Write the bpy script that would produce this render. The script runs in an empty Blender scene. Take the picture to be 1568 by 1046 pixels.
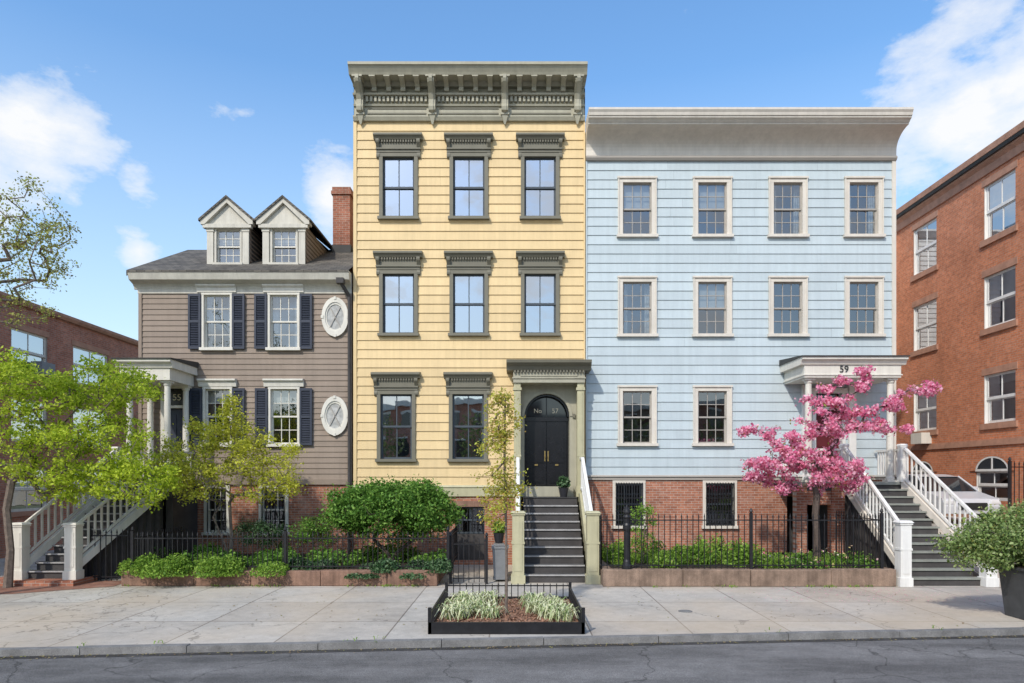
import bpy, math, random
import numpy as np
from mathutils import Vector, Matrix
R=random.Random(7)
# survey constants: 50 picture units = 1 m on the facade plane (y=0)
F=1045.; VX=790.; VY=730.; D=20.9; H=2.7
def X(px,y=0): return (px-VX)*(D+y)/F
def Z(py,y=0): return H-(py-VY)*(D+y)/F
SC=bpy.context.scene

# ---------------------------------------------------------------- materials
def newmat(name):
    m=bpy.data.materials.new(name); m.use_nodes=True
    nt=m.node_tree; b=nt.nodes['Principled BSDF']
    return m,nt,b
def N(nt,t,**k):
    n=nt.nodes.new(t)
    for a,v in k.items():
        if a in('inp',):
            for i,x in v.items(): n.inputs[i].default_value=x
        else: setattr(n,a,v)
    return n
def mixc(nt,a,b,fac,mode='MIX'):
    n=nt.nodes.new('ShaderNodeMix'); n.data_type='RGBA'; n.blend_type=mode
    for sock,val in((n.inputs[6],a),(n.inputs[7],b),(n.inputs[0],fac)):
        if hasattr(val,'is_output') : nt.links.new(val,sock)
        else: sock.default_value=(tuple(val)+(1,) if isinstance(val,tuple) and len(val)==3 else val)
    return n.outputs[2]
def ramp(nt,src,stops):
    n=nt.nodes.new('ShaderNodeValToRGB'); e=n.color_ramp.elements
    while len(e)<len(stops): e.new(.5)
    for i,(p,c) in enumerate(stops):
        e[i].position=p; e[i].color=(c,c,c,1) if not isinstance(c,tuple) else c+(1,)
    nt.links.new(src,n.inputs[0]); return n.outputs[0]
def noise(nt,vec,scale,detail=4,rough=.6):
    n=N(nt,'ShaderNodeTexNoise',inp={'Scale':scale,'Detail':detail,'Roughness':rough})
    if vec: nt.links.new(vec,n.inputs['Vector'])
    return n.outputs[0]
def bump(nt,b,h,strength,dist=.01):
    n=N(nt,'ShaderNodeBump',inp={'Strength':strength,'Distance':dist}); nt.links.new(h,n.inputs['Height'])
    nt.links.new(n.outputs[0],b.inputs['Normal'])
def mat(name,col,rough=.65,var=.12,scale=1.5,island=0.,spec=.3,metal=0,bmp=0.,streak=0.,fine=0.):
    m,nt,b=newmat(name)
    tc=N(nt,'ShaderNodeTexCoord').outputs['Object']
    n1=noise(nt,tc,scale,4,.65)
    c=mixc(nt,tuple(x*(1-var) for x in col),tuple(min(1,x*(1+var)) for x in col),ramp(nt,n1,[(.3,0.),(.7,1.)]))
    if island:
        g=N(nt,'ShaderNodeNewGeometry').outputs['Random Per Island']
        mr=N(nt,'ShaderNodeMapRange',inp={3:1-island,4:1+island*.4}); nt.links.new(g,mr.inputs[0])
        c=mixc(nt,c,mr.outputs[0],1.,'MULTIPLY')
    if streak:
        mp=N(nt,'ShaderNodeMapping',inp={'Scale':(6,6,.35)}); nt.links.new(tc,mp.inputs[0])
        s=ramp(nt,noise(nt,mp.outputs[0],1.2,4,.7),[(.35,1-streak),(.62,1.)])
        c=mixc(nt,c,s,1.,'MULTIPLY')
    if fine:
        s=ramp(nt,noise(nt,tc,60,2,.7),[(.3,1-fine),(.7,1.)])
        c=mixc(nt,c,s,1.,'MULTIPLY')
    nt.links.new(c,b.inputs['Base Color'])
    b.inputs['Roughness'].default_value=rough; b.inputs['Metallic'].default_value=metal
    b.inputs['Specular IOR Level'].default_value=spec
    if bmp: bump(nt,b,noise(nt,tc,45,3,.7),bmp,.01)
    return m
def brick(name,axis,c1,c2,mortar,dirt=.35,bw=.215,rh=.075,palec=(.52,.37,.3),pk=.4):
    m,nt,b=newmat(name)
    tc=N(nt,'ShaderNodeTexCoord').outputs['Object']
    sp=N(nt,'ShaderNodeSeparateXYZ'); nt.links.new(tc,sp.inputs[0])
    cb=N(nt,'ShaderNodeCombineXYZ'); nt.links.new(sp.outputs[0 if axis[0]=='x' else 1],cb.inputs[0]); nt.links.new(sp.outputs[1 if axis=='xy' else 2],cb.inputs[1])
    bt=N(nt,'ShaderNodeTexBrick',inp={'Scale':1.,'Mortar Size':.008,'Mortar Smooth':.3,'Bias':-.1,'Brick Width':bw,'Row Height':rh})
    bt.inputs['Color1'].default_value=c1+(1,); bt.inputs['Color2'].default_value=c2+(1,); bt.inputs['Mortar'].default_value=mortar+(1,)
    nt.links.new(cb.outputs[0],bt.inputs['Vector'])
    c=bt.outputs[0]
    s=ramp(nt,noise(nt,tc,.7,4,.7),[(.3,1-dirt),(.65,1.)]); c=mixc(nt,c,s,1.,'MULTIPLY')
    s=ramp(nt,noise(nt,tc,7,4,.8),[(.3,.68),(.6,1.)]); c=mixc(nt,c,s,1.,'MULTIPLY')
    pale=ramp(nt,noise(nt,tc,1.9,5,.75),[(.52,0.),(.75,pk)])
    c=mixc(nt,c,palec,pale)
    nt.links.new(c,b.inputs['Base Color']); b.inputs['Roughness'].default_value=.85; b.inputs['Specular IOR Level'].default_value=.2
    bump(nt,b,bt.outputs['Fac'],-.5,.01)
    return m
def leafm(name,cols,rough=.55,trans=.35):
    m,nt,b=newmat(name)
    g=N(nt,'ShaderNodeNewGeometry').outputs['Random Per Island']
    st=[(i/(len(cols)-1),c) for i,c in enumerate(cols)]
    c=ramp(nt,g,st)
    nt.links.new(c,b.inputs['Base Color']); b.inputs['Roughness'].default_value=rough; b.inputs['Specular IOR Level'].default_value=.25
    t=N(nt,'ShaderNodeBsdfTranslucent'); nt.links.new(c,t.inputs[0])
    mx=N(nt,'ShaderNodeMixShader',inp={0:trans}); nt.links.new(b.outputs[0],mx.inputs[1]); nt.links.new(t.outputs[0],mx.inputs[2])
    nt.links.new(mx.outputs[0],nt.nodes['Material Output'].inputs[0]); return m
def glass(name,fac,tint=(.8,.85,.88)):
    m,nt,b=newmat(name); nt.nodes.remove(b)
    t=N(nt,'ShaderNodeBsdfTransparent'); t.inputs[0].default_value=tint+(1,)
    g=N(nt,'ShaderNodeBsdfGlossy',inp={'Roughness':.015}); g.inputs[0].default_value=(.95,.97,1,1)
    tc=N(nt,'ShaderNodeTexCoord').outputs['Object']
    bp=N(nt,'ShaderNodeBump',inp={'Strength':.06,'Distance':.02}); nt.links.new(noise(nt,tc,2.2,1,.5),bp.inputs['Height']); nt.links.new(bp.outputs[0],g.inputs['Normal'])
    mx=N(nt,'ShaderNodeMixShader',inp={0:fac}); nt.links.new(t.outputs[0],mx.inputs[1]); nt.links.new(g.outputs[0],mx.inputs[2])
    nt.links.new(mx.outputs[0],nt.nodes['Material Output'].inputs[0]); return m

M={}
M['yel']=mat('yellow_clapboard_paint',(.74,.56,.30),.6,.045,1.0,island=.07,streak=.09)
M['olive']=mat('olive_trim_paint',(.175,.165,.125),.55,.08,3)
M['olive2']=mat('light_olive_paint',(.40,.38,.29),.55,.07,3,streak=.12)
M['newel']=mat('buff_newel_paint',(.48,.45,.29),.55,.07,3,streak=.12)
M['blue']=mat('pale_blue_clapboard_paint',(.50,.575,.60),.6,.04,1.0,island=.06,streak=.08)
M['taupe']=mat('cream_trim_paint',(.67,.62,.54),.6,.06,2,streak=.1)
M['taupe2']=mat('taupe_band_paint',(.36,.33,.29),.6,.06,2)
M['brown']=mat('brown_clapboard_paint',(.295,.232,.182),.65,.06,1.2,island=.1,streak=.12)
M['cream']=mat('ivory_paint',(.7,.67,.59),.55,.05,2,streak=.12)
M['dorm']=mat('weathered_ivory_paint',(.58,.55,.47),.6,.08,3,streak=.15)
M['white']=mat('white_paint',(.78,.77,.73),.5,.05,2,streak=.12)
M['navy']=mat('slate_blue_shutter_paint',(.045,.052,.072),.45,.1,3)
M['sashd']=mat('dark_grey_sash_paint',(.07,.085,.1),.4,.1,3)
M['sasht']=mat('taupe_sash_paint',(.36,.335,.3),.5,.1,3)
M['black']=mat('black_gloss_paint',(.012,.012,.014),.25,.2,3,spec=.5)
M['iron']=mat('black_iron',(.015,.015,.017),.45,.3,8,spec=.4)
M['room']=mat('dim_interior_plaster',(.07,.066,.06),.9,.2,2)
M['blind']=mat('window_shade_cloth',(.42,.42,.39),.9,.1,5)
M['curt']=mat('curtain_cloth',(.42,.42,.4),.9,.3,9)
M['gA']=glass('window_glass_bright',.5,(.55,.6,.65)); M['gB']=glass('window_glass',.2,(.7,.74,.76))
M['bk_x']=brick('red_brick',"x",(.54,.22,.13),(.35,.13,.08),(.52,.43,.36),pk=.5)
M['bk_y']=brick('orange_red_brick',"y",(.74,.27,.13),(.56,.19,.09),(.5,.34,.25),.25,palec=(.6,.36,.25),pk=.3)
M['bk_y2']=brick('dark_red_brick',"y",(.58,.23,.145),(.42,.16,.1),(.42,.34,.28),.3,pk=.3)
M['bk_ch']=brick('chimney_brick',"x",(.44,.16,.1),(.29,.11,.07),(.42,.34,.28))
M['shing']=brick('roof_shingles',"x",(.2,.18,.15),(.105,.096,.085),(.035,.035,.035),.3,.25,.09,palec=(.17,.16,.14))
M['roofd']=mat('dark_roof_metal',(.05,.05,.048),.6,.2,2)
M['brst']=mat('brownstone',(.31,.185,.13),.85,.3,2.5,bmp=.6,streak=.3,fine=.3)
M['brst2']=mat('weathered_brownstone',(.32,.225,.165),.85,.35,2.5,bmp=.6,streak=.3,fine=.3)
M['kerb']=mat('granite_kerb',(.24,.235,.225),.85,.3,3,bmp=.5,fine=.35)
M['step']=mat('dark_stone_tread',(.1,.098,.094),.7,.25,3,streak=.25)
M['nose']=mat('worn_tread_edge',(.38,.37,.36),.7,.2,3)
M['riser']=mat('painted_riser',(.065,.06,.058),.7,.2,3)
M['steg']=mat('grey_green_tread',(.24,.25,.22),.7,.15,3)
M['soil']=mat('garden_soil',(.05,.035,.025),.95,.4,6,bmp=1,fine=.4)
M['mulch']=mat('bark_mulch',(.36,.2,.13),.95,.6,28,bmp=1,fine=.5)
M['plan']=mat('charcoal_planter',(.065,.068,.072),.6,.2,4,bmp=.2)
M['bark']=mat('grey_brown_bark',(.17,.135,.11),.9,.3,14,bmp=1)
M['bark2']=mat('dark_bark',(.1,.075,.062),.9,.3,14,bmp=1)
M['gold']=mat('brass',(.6,.42,.16),.3,.1,5,metal=.9)
M['num']=mat('painted_numeral',(.75,.68,.5),.5,.05,5)
M['bin']=mat('grey_plastic',(.2,.21,.22),.5,.1,5)
M['terra']=mat('dark_pot_glaze',(.03,.03,.035),.35,.1,5)
M['sand']=mat('stone_band',(.42,.23,.155),.85,.2,3,bmp=.4)
M['carp']=mat('silver_car_paint',(.6,.62,.65),.25,.02,1,spec=.6,metal=.1)
M['tyre']=mat('rubber',(.02,.02,.02),.8,.1,5)
M['cargl']=mat('car_glass',(.02,.025,.03),.05,.1,1,spec=.8)
M['lamp']=mat('headlamp_lens',(.7,.7,.7),.1,.1,1,spec=.8)
M['doorred']=mat('oxblood_door_paint',(.12,.02,.025),.35,.1,3)
M['lf_bright']=leafm('spring_maple_leaves',[(.26,.38,.03),(.48,.6,.045),(.62,.72,.08),(.54,.66,.07)],trans=.48)
M['lf_chart']=leafm('chartreuse_leaves',[(.38,.42,.04),(.6,.62,.07),(.76,.74,.12)],trans=.48)
M['lf_bush']=leafm('shrub_leaves',[(.06,.14,.025),(.14,.3,.048),(.27,.45,.085)],trans=.38)
M['lf_ivy']=leafm('ivy_leaves',[(.03,.07,.028),(.065,.14,.05),(.16,.24,.12)],rough=.4,trans=.2)
M['lf_grass']=leafm('groundcover_leaves',[(.1,.2,.03),(.22,.38,.05),(.36,.52,.09)],trans=.38)
M['lf_pink']=leafm('cherry_blossom',[(.68,.14,.3),(.88,.3,.46),(.93,.46,.6),(.96,.66,.75)],trans=.45)
M['lf_bronze']=leafm('young_bronze_leaves',[(.2,.09,.03),(.3,.2,.04),(.28,.3,.06)])
M['lf_sap']=leafm('sapling_leaves',[(.42,.44,.05),(.6,.62,.1),(.5,.32,.09),(.58,.65,.12)],trans=.48)
M['lf_var']=leafm('variegated_liriope',[(.16,.26,.07),(.6,.62,.36),(.75,.75,.52),(.26,.36,.12)],trans=.2)
M['lf_right']=leafm('planter_shrub_leaves',[(.1,.16,.045),(.2,.3,.08),(.33,.43,.15),(.46,.53,.24)])
M['lf_bud']=leafm('budding_leaves',[(.26,.2,.07),(.36,.38,.09),(.4,.44,.1)])
M['lf_bg']=leafm('distant_tree_leaves',[(.06,.1,.03),(.12,.18,.05),(.2,.25,.08)])
M['lf_dry']=leafm('dry_leaf_litter',[(.25,.17,.09),(.38,.3,.17),(.3,.3,.1)])
M['fl_p']=leafm('tulip_petals',[(.8,.15,.25),(.9,.6,.65),(.9,.75,.3),(.9,.85,.8)])

def mk_side():
    m,nt,b=newmat('concrete_paving')
    tc=N(nt,'ShaderNodeTexCoord').outputs['Object']
    wob=N(nt,'ShaderNodeMapping',inp={'Location':(.45,.35,0)}); nt.links.new(tc,wob.inputs[0])
    bt=N(nt,'ShaderNodeTexBrick',offset=0.,inp={'Scale':1.,'Mortar Size':.015,'Mortar Smooth':.2,'Bias':0.,'Brick Width':1.75,'Row Height':1.95})
    bt.inputs['Color1'].default_value=(.50,.45,.385,1); bt.inputs['Color2'].default_value=(.58,.545,.485,1); bt.inputs['Mortar'].default_value=(.23,.2,.17,1)
    nt.links.new(wob.outputs[0],bt.inputs['Vector']); c=bt.outputs[0]
    s=ramp(nt,noise(nt,tc,.55,5,.7),[(.32,.76),(.6,1.)]); c=mixc(nt,c,s,1.,'MULTIPLY')
    s=ramp(nt,noise(nt,tc,4,5,.75),[(.3,.8),(.6,1.)]); c=mixc(nt,c,s,1.,'MULTIPLY')
    s=ramp(nt,noise(nt,tc,80,2,.7),[(.3,.82),(.6,1.)]); c=mixc(nt,c,s,1.,'MULTIPLY')
    sp=ramp(nt,noise(nt,tc,11,2,.4),[(.27,.66),(.32,1.)]); c=mixc(nt,c,sp,1.,'MULTIPLY')
    warm=ramp(nt,noise(nt,tc,.3,3,.5),[(.42,0.),(.66,.55)]); c=mixc(nt,c,(.54,.43,.3),warm)
    w=N(nt,'ShaderNodeVectorMath',operation='ADD'); nt.links.new(tc,w.inputs[0])
    nn=N(nt,'ShaderNodeTexNoise',inp={'Scale':1.6,'Detail':4.}); nt.links.new(tc,nn.inputs['Vector']); nt.links.new(nn.outputs['Color'],w.inputs[1])
    vo=N(nt,'ShaderNodeTexVoronoi',feature='DISTANCE_TO_EDGE',inp={'Scale':.2}); nt.links.new(w.outputs[0],vo.inputs['Vector'])
    c=mixc(nt,c,ramp(nt,vo.outputs[0],[(0.,.55),(.003,1.)]),1.,'MULTIPLY')
    nt.links.new(c,b.inputs['Base Color']); b.inputs['Roughness'].default_value=.85
    bump(nt,b,noise(nt,tc,60,3,.7),.25,.005); return m
def mk_road():
    m,nt,b=newmat('asphalt')
    tc=N(nt,'ShaderNodeTexCoord').outputs['Object']
    st=N(nt,'ShaderNodeMapping',inp={'Scale':(.22,1.,1.)}); nt.links.new(tc,st.inputs[0])
    c=mixc(nt,(.112,.108,.104),(.2,.193,.185),ramp(nt,noise(nt,st.outputs[0],1.2,5,.65),[(.38,0.),(.62,1.)]))
    s=ramp(nt,noise(nt,tc,3,5,.75),[(.3,.75),(.65,1.05)]); c=mixc(nt,c,s,1.,'MULTIPLY')
    ag=ramp(nt,noise(nt,tc,90,2,.8),[(.3,.45),(.5,1.),(.72,1.8)]); c=mixc(nt,c,ag,1.,'MULTIPLY')
    w=N(nt,'ShaderNodeVectorMath',operation='ADD'); nt.links.new(tc,w.inputs[0])
    nn=N(nt,'ShaderNodeTexNoise',inp={'Scale':1.3,'Detail':6.}); nt.links.new(tc,nn.inputs['Vector']); nt.links.new(nn.outputs['Color'],w.inputs[1])
    vo=N(nt,'ShaderNodeTexVoronoi',feature='DISTANCE_TO_EDGE',inp={'Scale':.33}); nt.links.new(w.outputs[0],vo.inputs['Vector'])
    cr=ramp(nt,vo.outputs[0],[(0.,.4),(.006,1.)]); c=mixc(nt,c,cr,1.,'MULTIPLY')
    nt.links.new(c,b.inputs['Base Color']); b.inputs['Roughness'].default_value=.8; b.inputs['Specular IOR Level'].default_value=.3
    bump(nt,b,noise(nt,tc,90,2,.8),.6,.008); return m
M['side']=mk_side(); M['road']=mk_road()
M['gut']=mat('dark_gutter',(.075,.07,.064),.85,.45,2,bmp=.5,fine=.5)  # gutter strip along the kerb, darker than the road
M['earth']=mat('open_ground',(.12,.13,.07),.95,.3,.1)
M['paver']=brick('red_pavers',"xy",(.4,.19,.13),(.3,.14,.1),(.28,.22,.18),rh=.1)

# ---------------------------------------------------------------- builders
def Tfront(y0): return lambda u,v,w:(u,y0-v,w)
class Part:
    def __init__(s): s.v=[];s.f=[];s.T=None
    def add(s,vs,fs):
        o=len(s.v); T=s.T
        s.v+=[T(*p) if T else tuple(p) for p in vs]; s.f+=[tuple(i+o for i in f) for f in fs]
    def box(s,a0,a1,b0,b1,c0,c1):
        s.add([(a0,b0,c0),(a1,b0,c0),(a1,b1,c0),(a0,b1,c0),(a0,b0,c1),(a1,b0,c1),(a1,b1,c1),(a0,b1,c1)],
              [(0,3,2,1),(4,5,6,7),(0,1,5,4),(1,2,6,5),(2,3,7,6),(3,0,4,7)])
    def taper(s,cx,cy,z0,z1,a0,b0,a1,b1):
        s.add([(cx-a0,cy-b0,z0),(cx+a0,cy-b0,z0),(cx+a0,cy+b0,z0),(cx-a0,cy+b0,z0),(cx-a1,cy-b1,z1),(cx+a1,cy-b1,z1),(cx+a1,cy+b1,z1),(cx-a1,cy+b1,z1)],
              [(0,3,2,1),(4,5,6,7),(0,1,5,4),(1,2,6,5),(2,3,7,6),(3,0,4,7)])
    def prism(s,pts,u0,u1):
        n=len(pts); vs=[(u0,a,b) for a,b in pts]+[(u1,a,b) for a,b in pts]
        s.add(vs,[tuple(range(n))[::-1],tuple(range(n,2*n))]+[(i,(i+1)%n,(i+1)%n+n,i+n) for i in range(n)])
    def prismv(s,pts,v0,v1):
        n=len(pts); vs=[(a,v0,b) for a,b in pts]+[(a,v1,b) for a,b in pts]
        s.add(vs,[tuple(range(n))[::-1],tuple(range(n,2*n))]+[(i,(i+1)%n,(i+1)%n+n,i+n) for i in range(n)])
    def quad(s,*p): s.add(p,[tuple(range(len(p)))])
    def beam(s,p,q,w,h):
        p=Vector(p);q=Vector(q);d=(q-p).normalized(); up=Vector((0,0,1))
        if abs(d.z)>.99: up=Vector((1,0,0))
        a=d.cross(up).normalized()*w/2; b=a.cross(d).normalized()*h/2
        vs=[p-a-b,p+a-b,p+a+b,p-a+b,q-a-b,q+a-b,q+a+b,q-a+b]
        s.add([tuple(v) for v in vs],[(0,3,2,1),(4,5,6,7),(0,1,5,4),(1,2,6,5),(2,3,7,6),(3,0,4,7)])
    def lathe(s,cx,cy,prof,n=14):
        vs=[];fs=[]
        for r,z in prof:
            for i in range(n):
                a=2*math.pi*i/n; vs.append((cx+r*math.cos(a),cy+r*math.sin(a),z))
        for j in range(len(prof)-1):
            for i in range(n):
                fs.append((j*n+i,j*n+(i+1)%n,(j+1)*n+(i+1)%n,(j+1)*n+i))
        fs.append(tuple(range(n))[::-1]); fs.append(tuple(range((len(prof)-1)*n,len(prof)*n)))
        s.add(vs,fs)
class Obj:
    def __init__(s,name,loc=(0,0,0),T=None):
        s.e=bpy.data.objects.new(name,None); s.e.empty_display_size=.3; s.e.location=loc
        SC.collection.objects.link(s.e); s.loc=Vector(loc); s.parts={}; s.T=T
    def p(s,name,m):
        k=(name,m)
        if k not in s.parts: s.parts[k]=Part()
        s.parts[k].T=s.T; return s.parts[k]
    def child(s,ob):
        SC.collection.objects.link(ob); ob.parent=s.e; ob.location=Vector(ob.location)-s.loc
    def finish(s,bevel=0):
        for (n,m),P in s.parts.items():
            if not P.v: continue
            me=bpy.data.meshes.new(n); me.from_pydata(P.v,[],P.f); me.update()
            ob=bpy.data.objects.new(n,me); me.materials.append(M[m]); s.child(ob)
            if bevel:
                b=ob.modifiers.new('b','BEVEL'); b.width=bevel; b.segments=2; b.limit_method='ANGLE'
        return s
    def text(s,txt,x,y,z,size,m):
        c=bpy.data.curves.new('house_number','FONT'); c.body=txt; c.size=size; c.extrude=.008; c.align_x='CENTER'; c.align_y='CENTER'
        o=bpy.data.objects.new('house_number',c); o.rotation_euler=(math.pi/2,0,0); o.location=(x,y,z); c.materials.append(M[m]); s.child(o)

def rects(u0,u1,w0,w1,ops):
    ws={w0,w1}
    for a,b,c,d in ops:
        for w in(c,d):
            if w0<w<w1: ws.add(w)
    ws=sorted(ws)
    for lo,hi in zip(ws,ws[1:]):
        mid=(lo+hi)/2; cur=u0
        for a,b in sorted((a,b) for a,b,c,d in ops if c<mid<d):
            if a>cur: yield cur,min(a,u1),lo,hi
            cur=max(cur,b)
        if cur<u1: yield cur,u1,lo,hi
def clap(P,u0,u1,w0,w1,pitch,ops,lip=.028):
    n=max(1,round((w1-w0)/pitch)); h=(w1-w0)/n
    for i in range(n):
        c0=w0+i*h;c1=c0+h
        js=[u0]; 
        while js[-1]<u1-5.5: js.append(js[-1]+R.uniform(2.4,4.9))
        js.append(u1)
        for a0,b0,lo,hi in rects(u0,u1,c0,c1,ops):
            cuts=[a0]+[j for j in js[1:-1] if a0+.3<j<b0-.3]+[b0]
            for a,b in zip(cuts,cuts[1:]):
                e=.0025 if b!=b0 else 0
                vl=lip*(1-(lo-c0)/h); vh=lip*(1-(hi-c0)/h)
                vs=[(a,vl,lo),(b-e,vl,lo),(b-e,vh,hi),(a,vh,hi)]; fs=[(0,1,2,3)]
                if lo==c0: vs+=[(a,-.02,lo),(b-e,-.02,lo)]; fs.append((4,5,1,0))
                P.add(vs,fs)
def wall(P,u0,u1,w0,w1,ops,v=0):
    for a,b,lo,hi in rects(u0,u1,w0,w1,ops): P.add([(a,v,lo),(b,v,lo),(b,v,hi),(a,v,hi)],[(0,1,2,3)])
def window(o,u0,u1,w0,w1,cas,sash,gl,cw=.1,cols=2,rows=1,sill=True,blind=0,curt=0,cd=.06,sw=.05,head=True,split=.5,mt=.022,rec=0.,rim=0):
    C=o.p('window_casings',cas)
    bk=-.14-rec
    C.box(u0-cw,u0,bk,cd,w0,w1); C.box(u1,u1+cw,bk,cd,w0,w1)
    if head: C.box(u0-cw-.004,u1+cw+.004,bk,cd+.004,w1,w1+cw)
    if sill: C.box(u0-cw-.04,u1+cw+.04,bk,cd+.07,w0-.085,w0)
    if rim:
        for a,b in((u0-cw-.001,u0-cw+.035),(u1+cw-.035,u1+cw+.001)): C.box(a,b,cd-.02,cd+.03,w0+.001,w1+cw-.036)
        C.box(u0-cw-.02,u1+cw+.02,cd-.02,cd+.045,w1+cw-.035,w1+cw+.02)
    S=o.p('window_sashes',sash); G=o.p('window_glass',gl)
    m=w0+(w1-w0)*split
    for a,b,vv in((m-.02,w1,-.045-rec),(w0,m+.022,-.088-rec)):
        S.box(u0,u0+sw,vv-.035,vv,a,b); S.box(u1-sw,u1,vv-.035,vv,a,b)
        S.box(u0+sw,u1-sw,vv-.035,vv-.001,b-sw*.9,b); S.box(u0+sw,u1-sw,vv-.035,vv-.001,a,a+sw*1.1)
        x0=u0+sw;x1=u1-sw;z0=a+sw*1.1;z1=b-sw*.9
        for i in range(1,cols):
            x=x0+(x1-x0)*i/cols; S.box(x-mt/2,x+mt/2,vv-.03,vv-.004,z0,z1)
        for i in range(1,rows):
            z=z0+(z1-z0)*i/rows; S.box(x0,x1,vv-.028,vv-.006,z-mt/2,z+mt/2)
        t=R.uniform(-.004,.004); q=R.uniform(-.004,.004); g=vv-.02
        G.quad((x0,g+t,z0),(x1,g-t,z0),(x1,g-t+q,z1),(x0,g+t+q,z1))
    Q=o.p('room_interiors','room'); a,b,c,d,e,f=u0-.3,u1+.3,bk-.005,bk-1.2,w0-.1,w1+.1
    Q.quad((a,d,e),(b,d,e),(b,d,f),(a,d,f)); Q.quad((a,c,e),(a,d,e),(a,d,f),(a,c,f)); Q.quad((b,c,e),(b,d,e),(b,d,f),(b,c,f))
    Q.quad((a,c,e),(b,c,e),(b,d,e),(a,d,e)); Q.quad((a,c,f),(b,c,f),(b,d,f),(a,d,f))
    if blind:
        o.p('window_blinds','blind').box(u0-.02,u1+.02,bk-.035,bk-.03,w1-(w1-w0)*blind,w1+.05)
    if curt:
        K=o.p('curtains','curt'); W=(u1-u0)*curt
        for s0,s1 in((u0-.1,u0+W),(u1-W,u1+.1)):
            n=8
            for i in range(n):
                xa=s0+(s1-s0)*i/n; xb=s0+(s1-s0)*(i+1)/n; K.quad((xa,bk-.1-.04*(i%2),w0),(xb,bk-.1-.04*((i+1)%2),w0),(xb,bk-.1-.04*((i+1)%2),w1+.05),(xa,bk-.1-.04*(i%2),w1+.05))
def body(o,m,x0,x1,y0,y1,z0,z1,roofm='roofd'):
    T=o.T;o.T=None; P=o.p('side_and_rear_walls',m)
    P.quad((x0,y0,z0),(x0,y1,z0),(x0,y1,z1),(x0,y0,z1)); P.quad((x1,y0,z0),(x1,y1,z0),(x1,y1,z1),(x1,y0,z1)); P.quad((x0,y1,z0),(x1,y1,z0),(x1,y1,z1),(x0,y1,z1))
    if roofm: o.p('flat_roof',roofm).quad((x0,y0,z1),(x1,y0,z1),(x1,y1,z1),(x0,y1,z1))
    o.T=T
def scroll(P,u,wd,v0,v1,wt,wb):
    h=wt-wb; d=v1-v0
    pts=[(v0,wt),(v1,wt),(v1,wt-.12*h),(v0+.93*d,wt-.2*h),(v0+.72*d,wt-.3*h),(v0+.5*d,wt-.42*h),(v0+.36*d,wt-.58*h),(v0+.36*d,wt-.72*h),(v0+.42*d,wt-.82*h),(v0+.38*d,wt-.93*h),(v0+.2*d,wb),(v0,wb)]
    P.prism(pts,u-wd/2,u+wd/2)
def railrun(P,p,q,h,nb,rw=.07,low=.18,bw=.035):
    p=Vector(p);q=Vector(q);up=Vector((0,0,1))
    P.beam(p+up*h,q+up*h,rw+.02,.06); P.beam(p+up*low,q+up*low,rw*.8,.06)
    for i in range(1,nb):
        c=p.lerp(q,i/nb); P.box(c.x-bw/2,c.x+bw/2,c.y-bw/2,c.y+bw/2,c.z+low,c.z+h)
def newel(P,x,y,z0,z1,w):
    P.box(x-w*.6,x+w*.6,y-w*.6,y+w*.6,z0,z0+.22)
    P.box(x-w/2,x+w/2,y-w/2,y+w/2,z0+.22,z1-.1)
    P.box(x-w*.36,x+w*.36,y-w*.54,y+w*.54,z0+.32,z1-.25)
    P.box(x-w*.56,x+w*.56,y-w*.56,y+w*.56,z0+(z1-z0)*.55,z0+(z1-z0)*.55+.05)
    P.box(x-w*.58,x+w*.58,y-w*.58,y+w*.58,z1-.1,z1-.05)
    P.taper(x,y,z1-.05,z1,w*.66,w*.66,w*.5,w*.5)

# ================================================================= YELLOW HOUSE
o=Obj('yellow_clapboard_townhouse',(-1.4,0,0),Tfront(0))
L0,L1=-4.97,2.12
ZT=13.56
wins=[]
for cx in(-3.59,-1.44,.74):
    wins+= [(cx-.48,cx+.48,Z(333),Z(241)),(cx-.48,cx+.48,Z(511),Z(420))]
wins+=[(X(583),X(631),Z(703),Z(604)),(X(693),X(741),Z(703),Z(604))]
door=(.02,1.9,2.1,5.5)
clap(o.p('clapboards','yel'),L0+.1,L1-.04,2.42,ZT,.278,wins+[door])
o.p('corner_boards','yel').box(L0,L0+.1,-.05,.05,2.1,ZT); o.p('corner_boards','yel').box(L1-.05,L1,-.05,.05,2.1,ZT)
for i,(a,b,c,d) in enumerate(wins):
    window(o,a,b,c,d,'olive','sashd','gA',cw=.11,cols=2,rows=1,cd=.07,sw=.055,mt=.03,curt=.12 if i>=6 else 0)
    cx=(a+b)/2; w=.74; t=d+.64
    P=o.p('window_hoods','olive')
    P.prism([(0,t-.16),(.16,t-.16),(.2,t-.1),(.25,t-.06),(.25,t),(0,t+.05)],cx-w,cx+w)
    P.box(cx-w+.08,cx+w-.08,-.02,.09,d+.12,t-.16)
    P.box(cx-w+.06,cx+w-.06,.0,.13,d+.2,d+.24)
    for k in range(15): x=cx-w+.17+k*(2*w-.34)/14; P.box(x-.022,x+.022,.08,.15,t-.235,t-.165)
    for sx in(-1,1):
        scroll(P,cx+sx*(w-.12),.1,0.0,.22,t-.163,d-.05)
P=o.p('cornice','olive2')
P.prism([(0,14.66),(.6,14.66),(.63,14.72),(.72,14.86),(.76,14.88),(.76,14.96),(0,15.03)],L0,L1)
P.box(L0+.03,L1-.03,-.02,.05,13.58,14.66)
P.prism([(0,13.56),(.09,13.56),(.14,13.66),(.14,13.7),(0,13.72)],L0+.01,L1-.01)
P.prism([(.04,14.27),(.2,14.29),(.22,14.34),(.04,14.36)],L0+.02,L1-.02)
P.prism([(.04,14.0),(.1,14.0),(.12,14.05),(.04,14.07)],L0+.02,L1-.02)
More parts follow.
